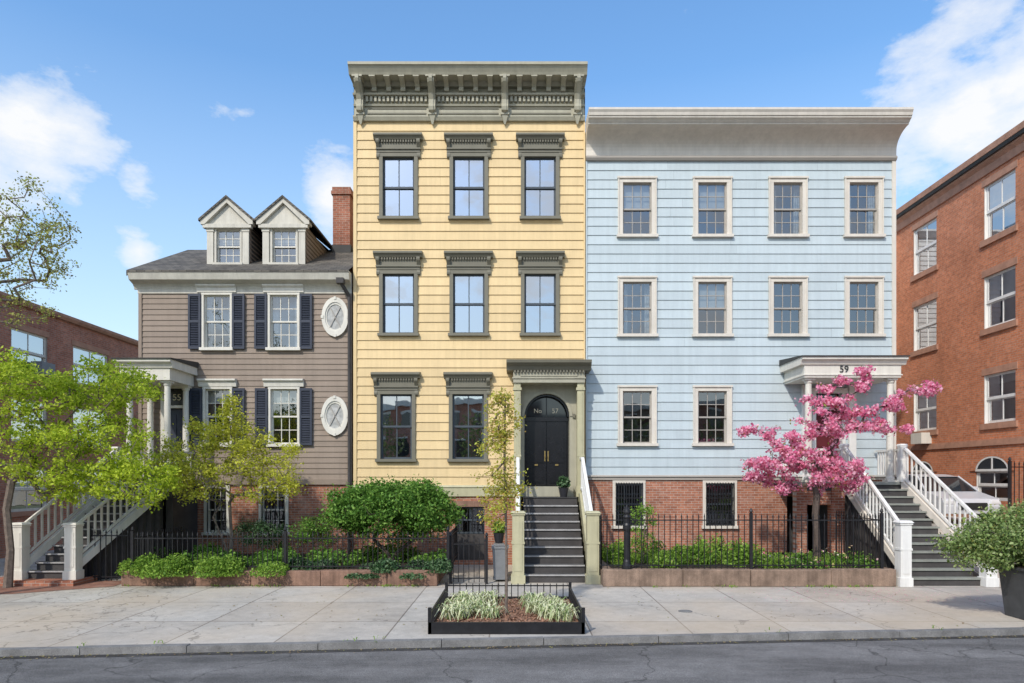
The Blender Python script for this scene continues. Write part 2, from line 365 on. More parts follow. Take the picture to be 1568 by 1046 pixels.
P.prism([(.04,14.56),(.18,14.56),(.25,14.659),(.04,14.659)],L0+.02,L1-.02)
bx=[X(550,-.3),X(661,-.3),X(773,-.3),X(885,-.3)]
for x in bx:
    scroll(P,x,.2,.05,.6,14.658,13.74); P.box(x-.13,x+.13,.04,.2,13.7,13.76); P.taper(x,.09,13.44,13.7,.02,.02,.1,.09)
    scroll(P,x,.1,.06,.66,14.655,13.72)
    P.box(x-.15,x+.15,.1,.64,14.6,14.656)
for a,b in zip(bx,bx[1:]):
    for k in range(1,5):
        x=a+(b-a)*k/5; scroll(P,x,.14,.05,.58,14.657,14.36); P.box(x-.09,x+.09,.1,.6,14.62,14.657)
    n=15
    for k in range(n):
        x=a+.2+(b-a-.4)*k/(n-1); P.box(x-.035,x+.035,.05,.15,14.12,14.268)
    o.p('frieze_panels','olive').box(a+.2,b-.2,.05,.075,13.77,13.81); o.p('frieze_panels','olive').box(a+.2,b-.2,.05,.075,13.93,13.96)
body(o,'yel',L0,L1,.02,12,0,14.6)
o.p('water_table','newel').prism([(-.02,2.1),(.06,2.1),(.06,2.36),(.09,2.38),(.06,2.44),(-.02,2.44)],L0,.1)
bd=(X(697),X(742),.15,Z(776))
wall(o.p('basement_brick','bk_x'),L0,L1,-.1,2.1,[bd])
window(o,bd[0],bd[1],.95,bd[3],'olive','sashd','gB',cw=.001,cols=2,rows=1,sill=False,head=False,cd=-.06)
o.p('basement_door','riser').box(bd[0],bd[1],-.1,-.05,.1,.94)
for k in range(6): x=bd[0]+.08+k*.15; o.p('basement_bars','iron').box(x-.01,x+.01,-.03,-.01,1.0,bd[3])
o.p('basement_lintel','brst').box(bd[0]-.12,bd[1]+.12,-.05,.03,bd[3],bd[3]+.18)
px0,px1=-.06,2.03
P=o.p('entry_portico','olive2')
ac=(X(803)+X(872))/2; ar=(X(872)-X(803))/2; zs=4.55; za=2.4
n=20
for i in range(n):
    t0=math.pi*i/n;t1=math.pi*(i+1)/n
    a=(ac+ar*math.cos(t0),zs+ar*math.sin(t0)); b=(ac+ar*math.cos(t1),zs+ar*math.sin(t1))
    P.quad((a[0],.02,a[1]),(b[0],.02,b[1]),(b[0],.02,5.5),(a[0],.02,5.5))
    P.quad((a[0],.02,a[1]),(b[0],.02,b[1]),(b[0],-.35,b[1]),(a[0],-.35,a[1]))
    K=o.p('arch_moulding','black')
    c=(ac+(ar-.06)*math.cos(t0),zs+(ar-.06)*math.sin(t0)); d=(ac+(ar-.06)*math.cos(t1),zs+(ar-.06)*math.sin(t1))
    K.add([(a[0],-.1,a[1]),(b[0],-.1,b[1]),(d[0],-.1,d[1]),(c[0],-.1,c[1]),(d[0],-.35,d[1]),(c[0],-.35,c[1])],[(0,1,2,3),(3,2,4,5)])
    e=(ac+(ar+.09)*math.cos(t0),zs+(ar+.09)*math.sin(t0)); f=(ac+(ar+.09)*math.cos(t1),zs+(ar+.09)*math.sin(t1))
    P.add([(a[0],.05,a[1]),(b[0],.05,b[1]),(f[0],.05,f[1]),(e[0],.05,e[1]),(e[0],.02,e[1]),(f[0],.02,f[1])],[(0,1,2,3),(3,2,5,4)])
P.quad((.0,.02,2.1),(ac-ar,.02,2.1),(ac-ar,.02,5.5),(.0,.02,5.5)); P.quad((ac+ar,.02,2.1),(1.95,.02,2.1),(1.95,.02,5.5),(ac+ar,.02,5.5))
P.quad((ac-ar,.02,2.1),(ac-ar,-.35,2.1),(ac-ar,-.35,zs),(ac-ar,.02,zs)); P.quad((ac+ar,.02,2.1),(ac+ar,-.35,2.1),(ac+ar,-.35,zs),(ac+ar,.02,zs))
P=o.p('entry_pilasters','newel')
for s in(px0,px1-.2):
    P.box(s,s+.2,.35,.55,2.1,5.5); P.box(s-.03,s+.23,.32,.58,2.1,2.4); P.box(s-.03,s+.23,.32,.58,5.28,5.36); P.box(s-.015,s+.215,.335,.565,3.3,3.36)
    P.box(s+.02,s+.18,0.0,.14,2.1,5.5); P.box(s+.05,s+.15,.545,.562,2.5,5.2)
    P.box(s+.03,s+.17,.14,.35,2.1,2.95)
P=o.p('entry_portico','olive2')
P.box(px0-.02,px1+.02,0,.6,5.5,5.86); P.box(px0-.05,px1+.05,0,.63,5.62,5.66)
P.box(px0+.2,px1-.2,.6,.62,5.69,5.8)
o.p('portico_cornice','olive').prism([(0,5.86),(.66,5.86),(.72,5.96),(.86,6.06),(.88,6.14),(0,6.2)],px0-.22,px1+.2)
for k in range(22): x=px0+.03+k*(px1-px0-.06)/21; o.p('portico_cornice','olive').box(x-.025,x+.025,.6,.68,5.79,5.857)
for x in(ac-ar-.13,ac+ar+.13): o.p('portico_cornice','olive').box(x-.04,x+.04,.02,.08,4.5,4.62)
K=o.p('double_door','black'); 
K.box(ac-ar,ac+ar,-.42,-.36,za,5.25)
K.box(ac-ar,ac+ar,-.36,-.28,4.42,4.54)
for s in(-1,1):
    xa,xb=(ac-ar+.07,ac-.015) if s<0 else (ac+.015,ac+ar-.07)
    K.box(xa,xb,-.36,-.31,za+.02,4.42)
    for z0,z1 in((2.5,3.0),(3.12,4.3)):
        for q in range(2):
            e=.07+q*.035
            K.box(xa+e,xb-e,-.31,-.295+q*.012,z0+q*.035,z1-q*.035)
    o.p('door_knobs','gold').box(ac+s*.05-.015,ac+s*.05+.015,-.3,-.24,3.28,3.34); o.p('door_knobs','gold').box(ac+s*.05-.018,ac+s*.05+.018,-.31,-.285,3.18,3.5)
    o.p('door_knobs','gold').box((xa+xb)/2-.05,(xa+xb)/2+.05,-.3,-.28,3.04,3.09)
K.box(ac-.015,ac+.015,-.36,-.3,4.54,5.2)
nn=16; o.p('transom_glass','cargl').quad((ac-ar+.08,-.345,4.56),*[(ac+(ar-.08)*math.cos(math.pi*(1-i/nn)),-.345,4.57+(ar-.1)*math.sin(math.pi*i/nn)) for i in range(nn+1)],(ac+ar-.08,-.345,4.56))
o.text('No',ac-.27,.33,4.74,.19,'num'); o.text('57',ac+.27,.33,4.74,.21,'num')
yt=-1.0; yb=-3.5; zl=2.09; sx0,sx1=X(803,yb),X(897,yb)
o.p('threshold','olive2').box(ac-ar-.1,ac+ar+.1,-.35,.25,2.09,2.4)
o.T=None
S=o.p('stoop_steps','riser'); NS=o.p('stoop_nosings','nose'); TR=o.p('stoop_treads','step')
S.box(sx0,sx1,yt,0.02,0,zl); n=10
for i in range(n-1):
    y1=yt+(yb-yt)*i/(n-1); y0=yt+(yb-yt)*(i+1)/(n-1); z=zl*(n-1-i)/n
    S.box(sx0,sx1,y0,y1+.0,0,z-.045); TR.box(sx0,sx1,y0-.03,y1,z-.045,z-.002); NS.box(sx0+.002,sx1-.002,y0-.036,y0-.028,z-.036,z+.001)
TR.box(sx0,sx1,yt-.035,-.02,zl,zl+.01)
W=o.p('stoop_newels','newel')
for sx,s in((sx0-.16,-1),(sx1+.16,1)):
    newel(W,sx,yb-.1,0,1.83,.3)
    V=o.p('stoop_stringers','newel')
    a,b=sx-.08,sx+.08
    V.add([(a,yb,0),(a,0,0),(a,0,zl+.12),(a,yt,zl+.12),(a,yb,.35),(b,yb,0),(b,0,0),(b,0,zl+.12),(b,yt,zl+.12),(b,yb,.35)],[(0,1,2,3,4),(5,6,7,8,9),(2,3,8,7),(3,4,9,8),(4,0,5,9)])
    railrun(o.p('stoop_railings','white'),(sx,yb,.55),(sx,yt,zl+.05),1.1,13,low=.2)
    railrun(o.p('stoop_railings','white'),(sx,yt,zl+.05),(sx,-.35,zl+.05),1.1,4,low=.2)
    o.p('stoop_railings','white').box(sx-.05,sx+.05,-.42,-.32,zl,zl+1.25)
o.finish()

# ================================================================= BLUE HOUSE
o=Obj('blue_clapboard_townhouse',(6.9,0,0),Tfront(0))
B0,B1=2.14,11.62
wins=[]; cxs=[X(975.5),X(1090.5),X(1206),X(1322)]
for r,(t,b) in enumerate(((280,360),(432,512),(599,679))):
    for i,cx in enumerate(cxs):
        if r==2 and i>1: continue
        wins.append((cx-.44,cx+.44,Z(b),Z(t)))
dr=(X(1243),X(1293),2.75,5.25)
clap(o.p('clapboards','blue'),B0+.04,B1-.12,2.72,12.36,.283,wins+[dr],lip=.024)
o.p('corner_boards','taupe').box(B1-.12,B1,-.05,.05,2.6,12.36); o.p('corner_boards','blue').box(B0,B0+.04,-.05,.04,2.6,12.36)
bl=[.5,.5,0,.0,0,.5,.0,0,0,0,0,0]
for i,(a,b,c,d) in enumerate(wins):
    window(o,a,b,c,d,'taupe','sasht','gB',cw=.15,cols=3,rows=2,cd=.05,sw=.045,mt=.02,blind=bl[i],curt=.2 if i in(2,3,4) else 0,rim=1)
P=o.p('cornice','taupe')
cove=[(.06+.64*(1-math.cos(math.pi/2*k/8)),12.66+.46*math.sin(math.pi/2*k/8)) for k in range(9)]
P.prism([(0,12.5),(.06,12.5),(.06,12.6)]+cove+[(.73,13.13),(.73,13.17),(0,13.17)],B0,B1)
P.prism([(0,13.171),(.75,13.171),(.8,13.22),(.87,13.25),(.87,13.3),(0,13.3)],B0-.003,B1+.003)
P.prism([(0,13.301),(.9,13.301),(.92,13.38),(.96,13.44),(.96,13.5),(0,13.56)],B0-.006,B1+.006)
o.p('cornice_band','taupe2').prism([(0,12.36),(.08,12.36),(.12,12.42),(.12,12.46),(.08,12.499),(0,12.499)],B0-.002,B1+.002)
o.p('water_table','taupe2').prism([(-.02,2.6),(.05,2.6),(.05,2.68),(.09,2.7),(.05,2.75),(-.02,2.75)],B0,B1)
body(o,'blue',B0,B1,.02,12,0,13.3)
bw=[(2.96+.1,3.96-.1,1.2,2.5),(5.72+.1,6.76-.1,1.2,2.5)]
be=(8.3,9.2,0,2.1)
wall(o.p('basement_brick','bk_x'),B0,B1,-.1,2.6,bw+[be])
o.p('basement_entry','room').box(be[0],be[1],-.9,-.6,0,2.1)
for a,b,c,d in bw:
    window(o,a,b,c,d,'taupe','sashd','gB',cw=.1,cols=3,rows=2,cd=.03)
    for k in range(11): x=a+.0+k*(b-a)/10; o.p('basement_bars','iron').box(x-.013,x+.013,.05,.075,c-.02,d+.02)
    for z in(c+.05,c+.45,(c+d)/2+.2,d-.05): o.p('basement_bars','iron').box(a-.02,b+.02,.045,.065,z-.015,z+.015)
K=o.p('front_door','doorred'); K.box(dr[0]+.1,dr[1]-.1,-.2,-.12,2.75,4.75)
for z0,z1 in((2.9,3.5),(3.62,4.62)):
    for s0,s1 in((.18,.46),(.54,.82)): K.box(dr[0]+s0,dr[0]+s1,-.12,-.1,z0,z1)
P=o.p('door_surround','white')
P.box(dr[0],dr[0]+.1,-.25,.08,2.75,5.25); P.box(dr[1]-.1,dr[1],-.25,.08,2.75,5.25); P.box(dr[0]+.1,dr[1]-.1,-.25,.06,4.75,4.83); P.box(dr[0]-.06,dr[1]+.06,-.05,.1,5.25,5.4)
P.box(dr[0]-.32,dr[0]-.1,0.0,.1,2.6,5.5); P.box(dr[1]+.1,dr[1]+.32,0.0,.1,2.6,5.5)
o.p('transom_glass','cargl').box(dr[0]+.1,dr[1]-.1,-.2,-.15,4.83,5.25)
q0,q1=8.2,10.95; zc=5.52; vf=1.5; lz=2.55
P=o.p('entry_portico','cream')
P.box(q0,q1,.05,vf,zc,zc+.36); P.box(q0-.03,q1+.03,.05,vf+.03,zc+.06,zc+.09)
P.prism([(0.03,zc+.36),(vf+.04,zc+.36),(vf+.08,zc+.45),(vf+.16,zc+.5),(vf+.16,zc+.57),(0.03,zc+.57)],q0-.12,q1+.12)
o.p('portico_roof','roofd').prism([(0.03,zc+.571),(vf+.2,zc+.571),(vf+.2,zc+.6),(0.03,zc+.74)],q0-.15,q1+.15)
o.text('59',X(1292,-1.5),-vf-.02,zc+.23,.27,'black')
o.T=None
P=o.p('portico_columns','cream')
for x in(q0+.2,q1-.2):
    for y in(-vf+.2,):
        P.lathe(x,y,[(.13,lz),(.13,lz+.1),(.105,lz+.16),(.1,lz+1),(.085,zc-.16),(.11,zc-.12),(.12,zc-.06)]); P.box(x-.14,x+.14,y-.14,y+.14,zc-.06,zc-.002); P.box(x-.15,x+.15,y-.15,y+.15,lz+.0,lz+.06)
P=o.p('stoop_landing','riser'); P.box(9.3,11.0,-1.55,0.03,0,lz-.08)
P.box(7.95,9.3,-1.54,-1.35,2.3,lz-.08); P.box(8.15,9.3,-1.35,.03,2.2,lz-.08)
o.p('landing_piers','bk_x').box(7.95,8.25,-1.55,-1.3,0,lz-.08); o.p('landing_piers','bk_x').box(8.95,9.31,-1.57,-1.3,0,lz-.08); o.p('landing_piers','bk_x').box(8.25,8.95,-1.53,-1.32,1.9,2.3)
o.p('landing_deck','steg').box(7.9,11.05,-1.6,-.0,lz-.08,lz)
n=13; yt,yb=-1.6,-4.0
S=o.p('stoop_steps','riser'); TR=o.p('stoop_treads','steg')
def sxr(t): return 9.35+(9.72-9.35)*t, 10.9+(11.5-10.9)*t
for i in range(n-1):
    t0=i/(n-1);t1=(i+1)/(n-1); y1=yt+(yb-yt)*t0;y0=yt+(yb-yt)*t1; z=lz*(n-1-i)/n; a,b=sxr(t1)
    S.box(a,b,y0,y1,0,z-.045); TR.box(a-.02,b+.02,y0-.035,y1,z-.045,z)
W=o.p('stoop_newels','white'); RL=o.p('stoop_railings','white')
(a0,b0),(a1,b1)=sxr(0),sxr(1)
for t0x,t1x,sg in((a0-.05,a1-.16,-1),(b0+.05,b1+.16,1)):
    newel(W,t1x,yb-.05,0,1.62,.27)
    newel(W,t0x,yt+.05,lz,lz+1.08,.17)
    railrun(RL,(t0x,yt,lz),(t1x,yb,.45),1.0,17,low=.15,bw=.04)
    V=o.p('stoop_stringers','taupe'); w=.06
    V.add([(t1x-w,yb,.3),(t1x-w,yb,.5),(t0x-w,yt,lz+.06),(t0x-w,yt,lz-.2),(t1x+w,yb,.3),(t1x+w,yb,.5),(t0x+w,yt,lz+.06),(t0x+w,yt,lz-.2)],[(0,1,2,3),(4,5,6,7),(0,1,5,4),(1,2,6,5)])
railrun(RL,(8.05,-1.5,lz),(a0-.05,-1.5,lz),.92,10,bw=.04); railrun(RL,(8.05,-1.5,lz),(8.05,-.1,lz),.92,10,bw=.04)
railrun(RL,(10.97,-1.5,lz),(10.97,-.1,lz),.92,10,bw=.04)
o.finish()

# ================================================================= BROWN HOUSE
o=Obj('brown_clapboard_house_with_dormers',(-8.3,0,0),Tfront(0))
G0,G1=-11.54,-5.02
w2=[(X(313),X(353),Z(533),Z(452)),(X(414),X(456),Z(533),Z(452))]
w1=[(X(315),X(353),Z(680),Z(596)),(X(415),X(456),Z(680),Z(596))]
dr=(X(248),X(290),2.6,5.4)
ov=[(X(514),Z(486)),(X(513.5),Z(637))]
clap(o.p('clapboards','brown'),G0+.1,G1-.1,2.62,8.5,.166,w2+w1+[dr],lip=.022)
o.p('corner_boards','brown').box(G0,G0+.1,-.05,.045,2.5,8.5); o.p('corner_boards','brown').box(G1-.1,G1,-.05,.045,2.5,8.5)
for i,(a,b,c,d) in enumerate(w2+w1):
    window(o,a,b,c,d,'cream','cream','gB',cw=.07,cols=3,rows=2,cd=.06,sw=.045,mt=.022,blind=.25 if i>1 else 0,curt=.2 if i<2 else 0)
    C=o.p('window_lintels','cream'); C.prism([(0,d+.071),(.08,d+.071),(.1,d+.2),(.17,d+.25),(.17,d+.3),(0,d+.32)],a-.2,b+.2)
    Sh=o.p('shutters','navy')
    for x0 in(a-.46,b+.08):
        x1=x0+.38
        for xs in(x0,x1-.06): Sh.box(xs,xs+.06,.05,.1,c-.04,d+.02)
        for z in(c-.04,(c+d)/2-.05,d-.06): Sh.box(x0+.06,x1-.06,.05,.098,z,z+.08)
        k=int((d-c)/.055)
        for j in range(k):
            z=c+.05+j*(d-c-.12)/k; Sh.prism([(.055,z+.035),(.06,z+.04),(.09,z+.005),(.085,z)],x0+.06,x1-.06)
        Sh.box(x0+.05,x1-.05,.045,.052,c,d)
for cx,cz in ov:
    C=o.p('oval_windows','cream'); n=36
    for r0,r1,v in((.75,1.,.09),(.64,.76,.06)):
        for i in range(n):
            t0=2*math.pi*i/n;t1=2*math.pi*(i+1)/n
            pt=lambda r,t,vv:(cx+.41*r*math.cos(t),vv,cz+.6*r*math.sin(t))
            C.quad(pt(r0,t0,v),pt(r0,t1,v),pt(r1,t1,v),pt(r1,t0,v)); C.quad(pt(r1,t0,v),pt(r1,t1,v),pt(r1,t1,0),pt(r1,t0,0)); C.quad(pt(r0,t0,v),pt(r0,t1,v),pt(r0,t1,0),pt(r0,t0,0))
    G=o.p('oval_glass','curt'); G.quad(*[(cx+.41*.7*math.cos(2*math.pi*i/n),.035,cz+.6*.7*math.sin(2*math.pi*i/n)) for i in range(n)])
    for s in(-1,1): o.p('oval_muntins','sasht').beam((cx-.17,.05,cz-s*.33),(cx+.17,.05,cz+s*.33),.03,.02)
    for ux,uz in((0,.57),(0,-.57),(.39,0),(-.39,0)): C.box(cx+ux-.035,cx+ux+.035,.02,.11,cz+uz-.045,cz+uz+.045)
P=o.p('eaves_cornice','dorm')
P.prism([(0,8.42),(.05,8.42),(.08,8.5),(.14,8.56),(.36,8.64),(.42,8.82),(.42,8.89),(0,8.9)],G0-.12,G1+.0)
P.box(G0-.02,G1,0,.05,8.3,8.42)
o.p('water_table','brown').box(G0,G1,-.02,.07,2.46,2.62)
body(o,'brown',G0,G1,.02,7.2,0,8.6,None)
Gb=o.p('gable_walls','brown')
o.T=None
for x in(G0,G1): Gb.T=None; Gb.quad((x,.02,8.6),(x,7.2,8.6),(x,3.4,10.62))
RF=o.p('shingle_roof','shing')
RF.add([(G0-.14,-.44,8.9),(G1,-.44,8.9),(G1,3.4,10.78),(G0-.14,3.4,10.78),(G1,7.4,8.7),(G0-.14,7.4,8.7),(G0-.14,-.44,8.84),(G1,-.44,8.84)],[(0,1,2,3),(3,2,4,5),(0,1,7,6)])
o.p('verge_boards','dorm').add([(G0-.145,-.44,8.89),(G0-.145,3.4,10.77),(G0-.145,3.4,10.6),(G0-.145,-.44,8.72)],[(0,1,2,3)])
for ua,ub in((X(318,.6),X(382,.6)),(X(403,.6),X(468,.6))):
    o.T=Tfront(.6); uc=(ua+ub)/2
    wa,wb,wc,wd=uc-.37,uc+.37,9.42,10.48
    window(o,wa,wb,wc,wd,'dorm','cream','gB',cw=.06,cols=3,rows=2,cd=.04,sw=.04,mt=.02,blind=.4)
    P=o.p('dormer_fronts','dorm'); wall(P,ua,ub,9.2,10.62,[(wa,wb,wc,wd)],v=.0)
    for a,b in((ua,ua+.2),(ub-.2,ub)): P.box(a,b,.0,.06,9.25,10.5); P.box(a-.02,b+.02,.0,.08,9.25,9.36); P.box(a-.02,b+.02,0,.08,10.4,10.5)
    P.box(ua-.1,ub+.1,-.02,.14,10.5,10.62)
    P.prismv([(ua-.02,10.62),(ub+.02,10.62),(uc,11.26)],-.1,.05)
    for s,e in((-1,ua-.16),(1,ub+.16)):
        P.prismv([(e,10.6),(e,10.72),(uc,11.42),(uc,11.28),(e-s*.12,10.6)],-.12,.16)
        Q=o.p('dormer_roofs','shing'); Q.prismv([(e+s*.05,10.69),(e+s*.05,10.76),(uc,11.5),(uc,11.421),(e,10.722)],-3.4,.2)
    o.T=None
    for x in(ua,ub):
        Sd=o.p('dormer_side_clapboards','brown')
        for k in range(10):
            z=9.2+k*.142; s=1 if x==ub else -1
            Sd.add([(x+s*.02,.6,z),(x+s*.02,3.6,z),(x,3.6,z+.142),(x,.6,z+.142),(x-s*.01,.6,z),(x-s*.01,3.6,z)],[(0,1,2,3),(0,1,5,4)])
    o.p('dormer_roofs','shing').quad((ua-.1,3.9,10.7),(ub+.1,3.9,10.7),(uc,3.9,11.4))
c0,c1=X(512,3),X(538,3)
o.p('chimney','bk_ch').box(c0,c1,2.8,3.6,9,12.5); o.p('chimney','bk_ch').box(c0-.05,c1+.05,2.75,3.65,12.5,12.62); o.p('chimney','bk_ch').box(c0-.02,c1+.02,2.78,3.62,12.62,12.76)
o.p('chimney_flashing','roofd').box(c0-.03,c1+.03,2.77,3.63,10.3,10.75)
P=o.p('downspout','riser'); P.lathe(G1-.06,-.12,[(.045,.1),(.045,8.2)],8); P.beam((G1-.06,-.12,8.2),(G1-.25,-.4,8.55),.08,.08); P.box(G1-.36,G1-.14,-.5,-.3,8.5,8.66)
o.T=Tfront(0)
bw=[(-9.45,-8.85,1.0,2.35),(-7.78,-7.05,1.0,2.35)]
wall(o.p('basement_brick','bk_x'),G0,G1,-.1,2.46,bw+[(-10.9,-10.1,0,2.0)])
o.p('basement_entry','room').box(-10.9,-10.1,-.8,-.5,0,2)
for a,b,c,d in bw: 
    window(o,a,b,c,d,'cream','cream','gB',cw=.09,cols=3,rows=2,cd=.04,blind=.2)
    for k in range(6): x=a+.03+k*(b-a-.06)/5; o.p('basement_bars','iron').box(x-.01,x+.01,.05,.07,c,d)
o.p('front_door','navy').box(dr[0]+.1,dr[1]-.1,-.2,-.12,2.6,4.8)
for z0,z1 in((2.75,3.4),(3.5,4.6)):
    for s0,s1 in((.17,.39),(.45,.67)): o.p('front_door','navy').box(dr[0]+s0,dr[0]+s1,-.12,-.1,z0,z1)
P=o.p('door_surround','cream'); P.box(dr[0],dr[0]+.1,-.25,.08,2.6,5.4); P.box(dr[1]-.1,dr[1],-.25,.08,2.6,5.4); P.box(dr[0]-.05,dr[1]+.05,-.05,.1,5.4,5.5)
P.box(dr[0]+.1,dr[1]-.1,-.25,.05,4.8,4.88)
o.p('transom','black').box(dr[0]+.1,dr[1]-.1,-.2,-.1,4.88,5.4)
o.text('55',(dr[0]+dr[1])/2+.0,.08,5.13,.27,'num')
q0,q1=-11.36,-9.74; zc=5.45; vf=1.5; lz=2.5
P=o.p('entry_portico','cream')
P.box(q0+.1,q1-.1,.05,vf,zc,zc+.34); P.prism([(0.03,zc+.34),(vf+.04,zc+.34),(vf+.08,zc+.44),(vf+.18,zc+.5),(vf+.18,zc+.57),(0.03,zc+.57)],q0,q1)
o.p('portico_roof','roofd').prism([(0.03,zc+.571),(vf+.22,zc+.571),(vf+.22,zc+.6),(0.03,zc+.75)],q0-.03,q1+.03)
o.T=None
P=o.p('portico_columns','cream')
for x in(q0+.27,q1-.27):
    for y in(-vf+.2,-.2): P.lathe(x,y,[(.12,lz),(.12,lz+.1),(.1,lz+.16),(.095,lz+1),(.08,zc-.16),(.105,zc-.12),(.115,zc-.06)]); P.box(x-.13,x+.13,y-.13,y+.13,zc-.06,zc-.002)
o.p('stoop_landing','riser').box(-11.35,-9.75,-1.55,.0,2.1,lz-.07); o.p('landing_deck','step').box(-11.4,-9.7,-1.6,-.0,lz-.07,lz)
o.p('stoop_landing','riser').box(-11.3,-11.1,-1.5,-.0,0,2.1); o.p('stoop_landing','riser').box(-9.95,-9.75,-1.5,-.0,0,2.1)
n=12; yt,yb=-1.6,-3.7; zb=.13
def sxl(t): return -11.3+(-12.3+11.3)*t,-9.85+(-11.28+9.85)*t
S=o.p('stoop_steps','riser'); TR=o.p('stoop_treads','step'); NS=o.p('stoop_nosings','nose')
for i in range(n-1):
    t0=i/(n-1);t1=(i+1)/(n-1); y1=yt+(yb-yt)*t0;y0=yt+(yb-yt)*t1; z=zb+(lz-zb)*(n-1-i)/n; a,b=sxl(t1)
    S.box(a,b,y0,y1,0,z-.045); TR.box(a-.02,b+.02,y0-.035,y1,z-.045,z); NS.box(a,b,y0-.04,y0-.034,z-.03,z+.002)
W=o.p('stoop_newels','cream'); RL=o.p('stoop_railings','cream')
(a0,b0),(a1,b1)=sxl(0),sxl(1)
for t0x,t1x in((a0-.03,a1-.16),(b0+.0,b1+.16)):
    newel(W,t1x,yb-.05,zb,1.55,.28); newel(W,t0x,yt+.05,lz,lz+1.05,.17)
    railrun(RL,(t0x,yt,lz),(t1x,yb,.5),.95,15,low=.15,bw=.045)
    V=o.p('stoop_stringers','cream'); w=.05
    V.add([(t1x-w,yb,.3),(t1x-w,yb,.52),(t0x-w,yt,lz+.06),(t0x-w,yt,lz-.18),(t1x+w,yb,.3),(t1x+w,yb,.52),(t0x+w,yt,lz+.06),(t0x+w,yt,lz-.18)],[(0,1,2,3),(4,5,6,7),(0,1,5,4),(1,2,6,5),(0,3,7,4)])
railrun(RL,(q0+.1,-1.5,lz),(q0+.1,-.1,lz),.92,9,bw=.04); railrun(RL,(q1-.1,-1.5,lz),(q1-.1,-.1,lz),.92,9,bw=.04)
o.p('stoop_plinth','bk_x').box(-13.2,-10.9,-4.1,-3.0,0,.13)
o.finish()

# ================================================================= RIGHT BRICK BUILDING (faces -x)
CX=16.
o=Obj('red_brick_apartment_building',(CX+5,5,0),lambda u,v,w:(CX-v,u,w))
def Y(px,c=CX): return abs(c)*F/abs(px-VX)-D
cols=[(Y(1434),Y(1399)),(Y(1555),Y(1507)),(Y(1555)-5.2,Y(1555)-3.75),(Y(1399)+2.3,Y(1399)+3.8)]
rws=[(10.75,12.6),(7.72,9.5),(4.5,6.15)]
ops=[(a,b,c,d) for a,b in cols for c,d in rws]
arch=[(Y(1547),Y(1495)),(Y(1430),Y(1398))]
ops2=[(a,b,1.9,2.9) for a,b in arch]
wall(o.p('brick_walls','bk_y'),-6,20,.0,13.2,ops+ops2)
for k,(a,b,c,d) in enumerate(ops):
    window(o,a+.0,b-.0,c,d,'white','white','gA',cw=.06,cols=2,rows=1,cd=-.02,sw=.09,mt=.035,sill=False,head=False,blind=[.5,.3,.5,.45,.5,.2][k%6],rec=.03)
    o.p('stone_sills','sand').box(a-.12,b+.12,-.1,.07,c-.2,c); o.p('stone_lintels','sand').box(a-.1,b+.1,-.1,.02,d,d+.22)
for a,b in arch:
    window(o,a,b,1.9,2.9,'white','white','gB',cw=.06,cols=2,rows=1,cd=-.03,sill=False,head=False,sw=.09)
    c=(a+b)/2; r=(b-a)/2; n=14
    f=lambda rr,t,hz:(c+rr*math.cos(t),2.9+hz*rr*math.sin(t))
    for i in range(n):
        t0=math.pi*i/n;t1=math.pi*(i+1)/n
        p1,p2,p3,p4=f(r,t0,.6),f(r,t1,.6),f(r+.28,t1,.68),f(r+.28,t0,.68)
        o.p('arch_voussoirs','bk_y').quad((p1[0],.04,p1[1]),(p2[0],.04,p2[1]),(p3[0],.04,p3[1]),(p4[0],.04,p4[1]))
        p1,p2,p3,p4=f(r-.09,t0,.6),f(r-.09,t1,.6),f(r,t1,.6),f(r,t0,.6)
        o.p('arch_frames','white').quad((p1[0],.035,p1[1]),(p2[0],.035,p2[1]),(p3[0],.035,p3[1]),(p4[0],.035,p4[1]))
    o.p('arch_lights','cargl').quad(*[(c+r*math.cos(math.pi*i/n),.02,2.9+.6*r*math.sin(math.pi*i/n)) for i in range(n+1)])
    o.p('arch_frames','white').box(c-.03,c+.03,.02,.034,2.9,2.9+.58*r); o.p('arch_frames','white').box(a,b,.02,.036,2.88,2.96)
o.p('string_course','sand').box(-6,20,0,.06,3.75,3.95)
o.p('brick_base','sand').box(-6,20,0,.04,.0,1.75)
P=o.p('cornice','sand'); P.prism([(0,12.95),(.06,12.95),(.1,13.2),(.22,13.3),(.22,13.36),(0,13.36)],-6,20); o.p('cornice_dark_band','roofd').prism([(-.1,13.36),(.3,13.36),(.34,13.46),(-.1,13.46)],-6,20); o.p('coping','sand').prism([(-.1,13.461),(.36,13.461),(.38,13.66),(-.1,13.72)],-6,20)  # cornice, then a dark moulding line, then the coping
o.p('air_conditioner','cream').box(cols[0][0]+.3,cols[0][0]+1.0,0,.4,3.98,4.4)
o.T=None; Q=o.p('side_and_rear_walls','bk_x')
Q.quad((CX,-6,0),(CX+12,-6,0),(CX+12,-6,13.4),(CX,-6,13.4)); Q.quad((CX,20,0),(CX+12,20,0),(CX+12,20,13.4),(CX,20,13.4)); Q.quad((CX+12,-6,0),(CX+12,20,0),(CX+12,20,13.4),(CX+12,-6,13.4))
o.p('flat_roof','roofd').quad((CX,-6,13.4),(CX+12,-6,13.4),(CX+12,20,13.4),(CX,20,13.4))
o.finish()
o=Obj('white_clapboard_rear_house',(13,14,0),Tfront(8.0))
xr=X(1382,8)
clap(o.p('clapboards','white'),11.7,xr,1.2,12.85,.2,[]); 
o.p('corner_boards','white').box(xr-.1,xr+.03,-.03,.06,1.2,12.9)
o.p('eaves','white').prism([(0,12.8),(.1,12.8),(.3,13.0),(.3,13.08),(0,13.1)],11.6,xr+.1)
body(o,'white',11.7,xr,8.02,14,1,12.88); o.finish()

